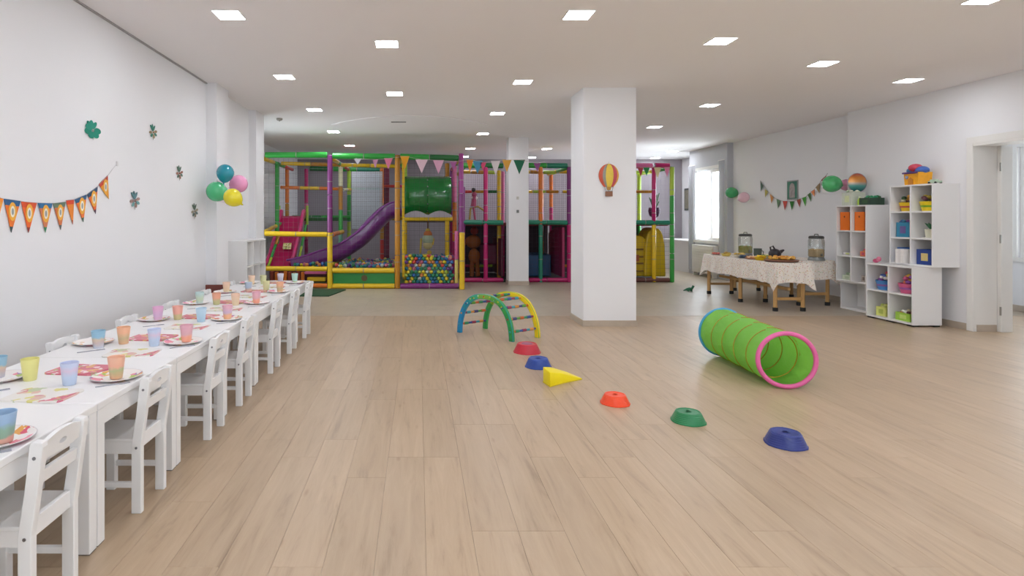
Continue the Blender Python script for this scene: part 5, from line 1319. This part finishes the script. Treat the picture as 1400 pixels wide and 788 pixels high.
# ================================================================ buffet tables
CL = printed('floral_cloth', 'efe6dc', ['d9aaa2', 'b5bc9c', 'e0c898', 'c9b0b4', 'd6a884', 'efe6dc'], 46, .5, .75, .33)
def buffet(x0, y0, x1, y1, Z, label, tlabel, seed):
    cxm, cym = (x0 + x1) / 2, (y0 + y1) / 2
    t = thing('buffet_table', (cxm, cym, 0), label, 'table', 'wooden trestle tables of the buffet')
    WD = mat('pine_wood', 'b98f57', .5, var=.12, scale=12); a, b_ = (x1 - x0) / 2 - .06, (y1 - y0) / 2 - .06
    MB().box(-a - .04, -b_ - .04, Z - .03, a + .04, b_ + .04, Z - .004).build('table_top', WD, t)
    for sx in (-1, 1):
        for sy in (-1, -.05, 1):
            lg = MB().tube([(sx * a, sy * b_, .03), (sx * a, sy * b_, Z - .03)], .032, 4).build('leg', WD, t)
            MB().lathe([(.036, 0), (.036, .05), (.03, .055)], 10, (sx * a, sy * b_, 0)).build('rubber_foot', BLACK, lg)
    for sy in (-1, 1): MB().box(-a, sy * b_ - .015, .16, a, sy * b_ + .015, .20).build('stretcher', WD, t)
    MB().box(-.02, -b_, .30, .02, b_, .34).build('stretcher', WD, t)
    # cloth
    rnd = random.Random(seed); per = []; nx_, ny_ = 24, 60; W_, L_ = x1 - x0, y1 - y0
    for i in range(nx_): per.append((-W_ / 2 + W_ * i / nx_, -L_ / 2, 0, -1))
    for i in range(ny_): per.append((W_ / 2, -L_ / 2 + L_ * i / ny_, 1, 0))
    for i in range(nx_): per.append((W_ / 2 - W_ * i / nx_, L_ / 2, 0, 1))
    for i in range(ny_): per.append((-W_ / 2, L_ / 2 - L_ * i / ny_, -1, 0))
    N = len(per); vs = []; fs = []; K = 8; ph = [rnd.uniform(0, 6) for _ in range(4)]
    for k in range(K + 1):
        s = k / K
        for i, (x, y, nx2, ny2) in enumerate(per):
            dcx, dcy = W_ / 2 - abs(x), L_ / 2 - abs(y); dc = max(dcx, dcy); cf = math.exp(-(dc / .036) ** 2)
            drop = .285 * (1 + .38 * cf + .03 * math.sin(i * .31 + ph[0]))
            amp = .012 * s * (math.sin(i * .9 + ph[1]) + .6 * math.sin(i * .43 + ph[2])) + .012 * s ** .5 + .004
            sx_, sy_ = (1 if x > 0 else -1), (1 if y > 0 else -1)
            ox, oy = nx2 * amp, ny2 * amp
            ox += sx_ * cf * .05 * s; oy += sy_ * cf * .05 * s
            vs.append((x + ox, y + oy, Z - drop * s - (.0 if k else 0)))
    for k in range(K):
        for i in range(N): fs.append((k * N + i, k * N + (i + 1) % N, (k + 1) * N + (i + 1) % N, (k + 1) * N + i))
    c = len(vs)
    vs2 = [(x, y, Z) for x, y, *_ in per]; vs += vs2; 
    for i in range(N): fs.append((i, (i + 1) % N, c + (i + 1) % N, c + i))
    fs.append(tuple(c + i for i in range(N)))
    cl = thing('tablecloth', (cxm, cym, 0), tlabel, 'tablecloth', 'floral cloths of the buffet')
    o = MB().add(vs, fs).build('cloth_sheet', CL, cl, smooth=True)
    MB().tube([vs[K * N + i] for i in range(N)], .003, 4, closed=True).build('hem', mat('cloth_hem', 'd8c8bc', .8), cl)
buffet(5.10, 8.40, 5.62, 10.45, .70, 'longer trestle table of the buffet, on the room side', 'flecked floral tablecloth on the room-side buffet table', 3)
buffet(5.80, 8.95, 6.36, 10.9, .695, 'second trestle table of the buffet, against the right wall', 'flecked floral tablecloth on the wall-side buffet table', 5)
# ---- drinks dispensers
GL = glass('dispenser_glass', (.93, .95, .94), .2)
def dispenser(x, y, z, liquid, label, fruit):
    t = thing('drink_dispenser', (x, y, z), label, 'drink dispenser', 'glass drink dispensers on the buffet')
    MB().lathe([(.0, .05), (.098, .05), (.108, .07), (.110, .30), (.10, .33), (.098, .34)], 24).build('glass_jar', GL, t, smooth=True)
    MB().lathe([(.103, .335), (.103, .36), (.09, .375), (.03, .38), (0, .38)], 20).build('lid', mat('lid_dark', '4a4a48', .4, .5), t, smooth=True)
    MB().tube([(-.03, 0, .378), (-.025, 0, .40), (.025, 0, .40), (.03, 0, .378)], .006, 6).build('lid_knob', mat('lid_dark', '4a4a48'), t, smooth=True)
    MB().lathe([(0, .056), (.095, .056), (.103, .075), (.103, .165), (0, .165)], 20).build('drink', mat('drink_' + liquid, liquid, .15, var=.12, scale=20), t, smooth=True)
    fb = MB()
    for k in range(8): fb.mi = k % 2; a = k * .8; fb.ball((.07 * math.cos(a), .07 * math.sin(a), .165), .022, 8, 6, (1, 1, .5))
    fb.build('fruit_pieces', [cmat(fruit[0]), cmat(fruit[1])], t, smooth=True)
    MB().tube([(0, -.105, .085), (0, -.14, .085)], .010, 8).tube([(0, -.132, .09), (0, -.132, .115)], .006, 6).build('tap', BOLT, t, smooth=True)
    MB().lathe([(.085, 0), (.115, 0), (.115, .012), (.1, .05), (.08, .05)], 20).build('stand', mat('stand_grey', '8e9290', .35, .4), t, smooth=True)
Z1 = .7015; Z2 = .6965
dispenser(5.56, 9.95, Z1, 'a8a45a', 'glass drink dispenser with green fruit water at the far buffet end', ('6f9a3a', 'b5862e'))
dispenser(6.12, 9.0, Z2, 'c9b088', 'glass drink dispenser with peach lemonade on the wall-side buffet table', ('d8b06a', 'e0c890'))
toy('metal_jug', (5.52, 9.52, Z1), 'dark grey ribbed metal jug beside the green fruit water', 'jug', [('jug_body', MB().lathe([(0, 0), (.055, 0), (.06, .13), (.062, .15), (.052, .15), (.05, .02), (0, .02)], 18), mat('jug_grey', '56605a', .4, .4), SM), ('handle', MB().tube([(.058, 0, .12), (.095, 0, .10), (.09, 0, .05), (.056, 0, .04)], .007, 6), mat('jug_grey', '56605a'), SM)])
def dish(x, y, r, col, heap, label, hn=14, hr=.022, nm='serving_bowl', hh=.03, cat='bowl'):
    hp = MB(); random.seed(int(x * 1000 + y * 77))
    for k in range(hn):
        hp.mi = k % len(heap); a = random.uniform(0, 6.28); q = r * .78 * math.sqrt(random.random())
        hp.ball((math.cos(a) * q, math.sin(a) * q, hh + hr * .3 + .015 * random.random()), hr, 8, 6, (1, 1, .6))
    toy(nm, (x, y, Z1), label, cat, [('dish_body', MB().lathe([(0, 0), (r * .6, 0), (r, hh), (r - .005, hh + .002), (r * .6, .008), (0, .008)], 22), cmat(col, var=.06), SM), ('food', hp, [cmat(h) for h in heap], SM)])
dish(5.16 + .02, 10.2, .09, 'c9b0a8', ('b5483a', 'c96a4a'), 'shallow dish of red snacks at the far end of the buffet', hh=.015)
dish(5.22, 9.93, .085, 'd9c060', ('d0b04a', 'b58f3a'), 'yellow bowl of crackers, second from the far end of the buffet', hh=.04)
dish(5.30, 9.68, .10, 'd9cfb8', ('d9b04a', 'e0c070'), 'cream bowl of puffed snacks before the green fruit water', hh=.04)
dish(5.24, 9.42, .095, '4a5f7a', ('3f526a', '5a6f88'), 'blue plate with small blue wraps on the buffet', hh=.02)
dish(5.25, 9.20, .11, 'd9a080', ('dca678', 'e8c8a0', 'c98a5a'), 'orange-rimmed dish of sandwiches in the middle of the buffet', hh=.02)
dish(5.22, 8.94, .085, 'e8c020', ('efc928', 'd9a81c'), 'bright yellow bowl of crisps near the wooden boards', hh=.045)
dish(5.46, 9.18, .09, 'b5bfae', ('e2e09a', '6f9a4a', 'c9d080'), 'pale bowl of green and yellow fruit behind the yellow bowl', hh=.04, hn=20)
def board(x, y, r, label, heap, hn, hr=.026, sy=1.0):
    hp = MB(); random.seed(int(x * 1000 + y * 77))
    for k in range(hn):
        hp.mi = k % len(heap); a = random.uniform(0, 6.28); q = r * .85 * math.sqrt(random.random())
        hp.ball((math.cos(a) * q, math.sin(a) * q * sy, .03 + hr * .5 + .03 * random.random()), hr, 8, 6, (1, 1, .6))
    toy('serving_board', (x, y, Z1), label, 'serving board', [('board_disc', MB().lathe([(0, 0), (r * .93, 0), (r, .012), (r, .026), (r - .01, .03), (0, .03)], 28, (0, 0, 0), 'z', 1, sy), mat('board_wood', '5a3528', .45, var=.2), SM),
        ('rim', MB().tube([(r * math.cos(q * PI / 16), r * sy * math.sin(q * PI / 16), .028) for q in range(32)], .005, 5, closed=True), mat('board_rim', 'a87458', .5), SM), ('food', hp, [cmat(h) for h in heap], SM)])
board(5.36, 8.64, .22, 'large dark wooden board with golden pastries at the near buffet end', ('d99a3a', 'e0aa4a', 'c9822c', 'e8b868'), 34, .03)
board(5.22, 8.98 + .0, .0001 + .11, 'small dark board under the yellow bowl', ('6a3a2a',), 1, .005) if False else None
# dark teapot-like gravy boat held on the pastries' far side
mb = MB(); mb.ball((0, 0, .095), .085, 16, 10, (1.05, .9, .95)); mb.tube([(.06, 0, .11), (.11, 0, .14), (.14, 0, .155)], [.035, .022, .012], 8)
hd = MB().tube([(-.06, 0, .13), (-.07, 0, .20), (-.03, 0, .215), (0, 0, .165)], .012, 8)
toy('dark_jug', (5.47, 8.98, Z1), 'black pouring jug with raised handle behind the pastries', 'jug', [('jug_body', mb, mat('jug_black', '2a2228', .35, var=.2), SM), ('handle', hd, mat('jug_black', '2a2228'), SM), ('foot', MB().lathe([(.045, 0), (.045, .015), (.03, .02)], 14), mat('jug_black', '2a2228'), SM)])
# small green toy leaf on the floor
t = thing('toy_dinosaur', (*P(943, 400, 1080 / 100.5)[:2], 0), 'tiny dark green toy left on the floor before the buffet', 'toy')
mb = MB(); mb.ball((0, 0, .04), .04, 10, 8, (1.4, .7, .8)); mb.tube([(-.04, 0, .04), (-.12, 0, .015)], [.025, .005], 6); mb.tube([(.04, 0, .05), (.07, 0, .1)], [.02, .022], 8)
mb.build('body', mat('toy_dark_green', '1f6a4a', .5), t, smooth=True)
for sx in (-.03, .03):
    for sy in (-.02, .02): MB().tube([(sx, sy, .03), (sx, sy, 0)], .010, 6).build('leg', mat('toy_dark_green', '1f6a4a'), t)
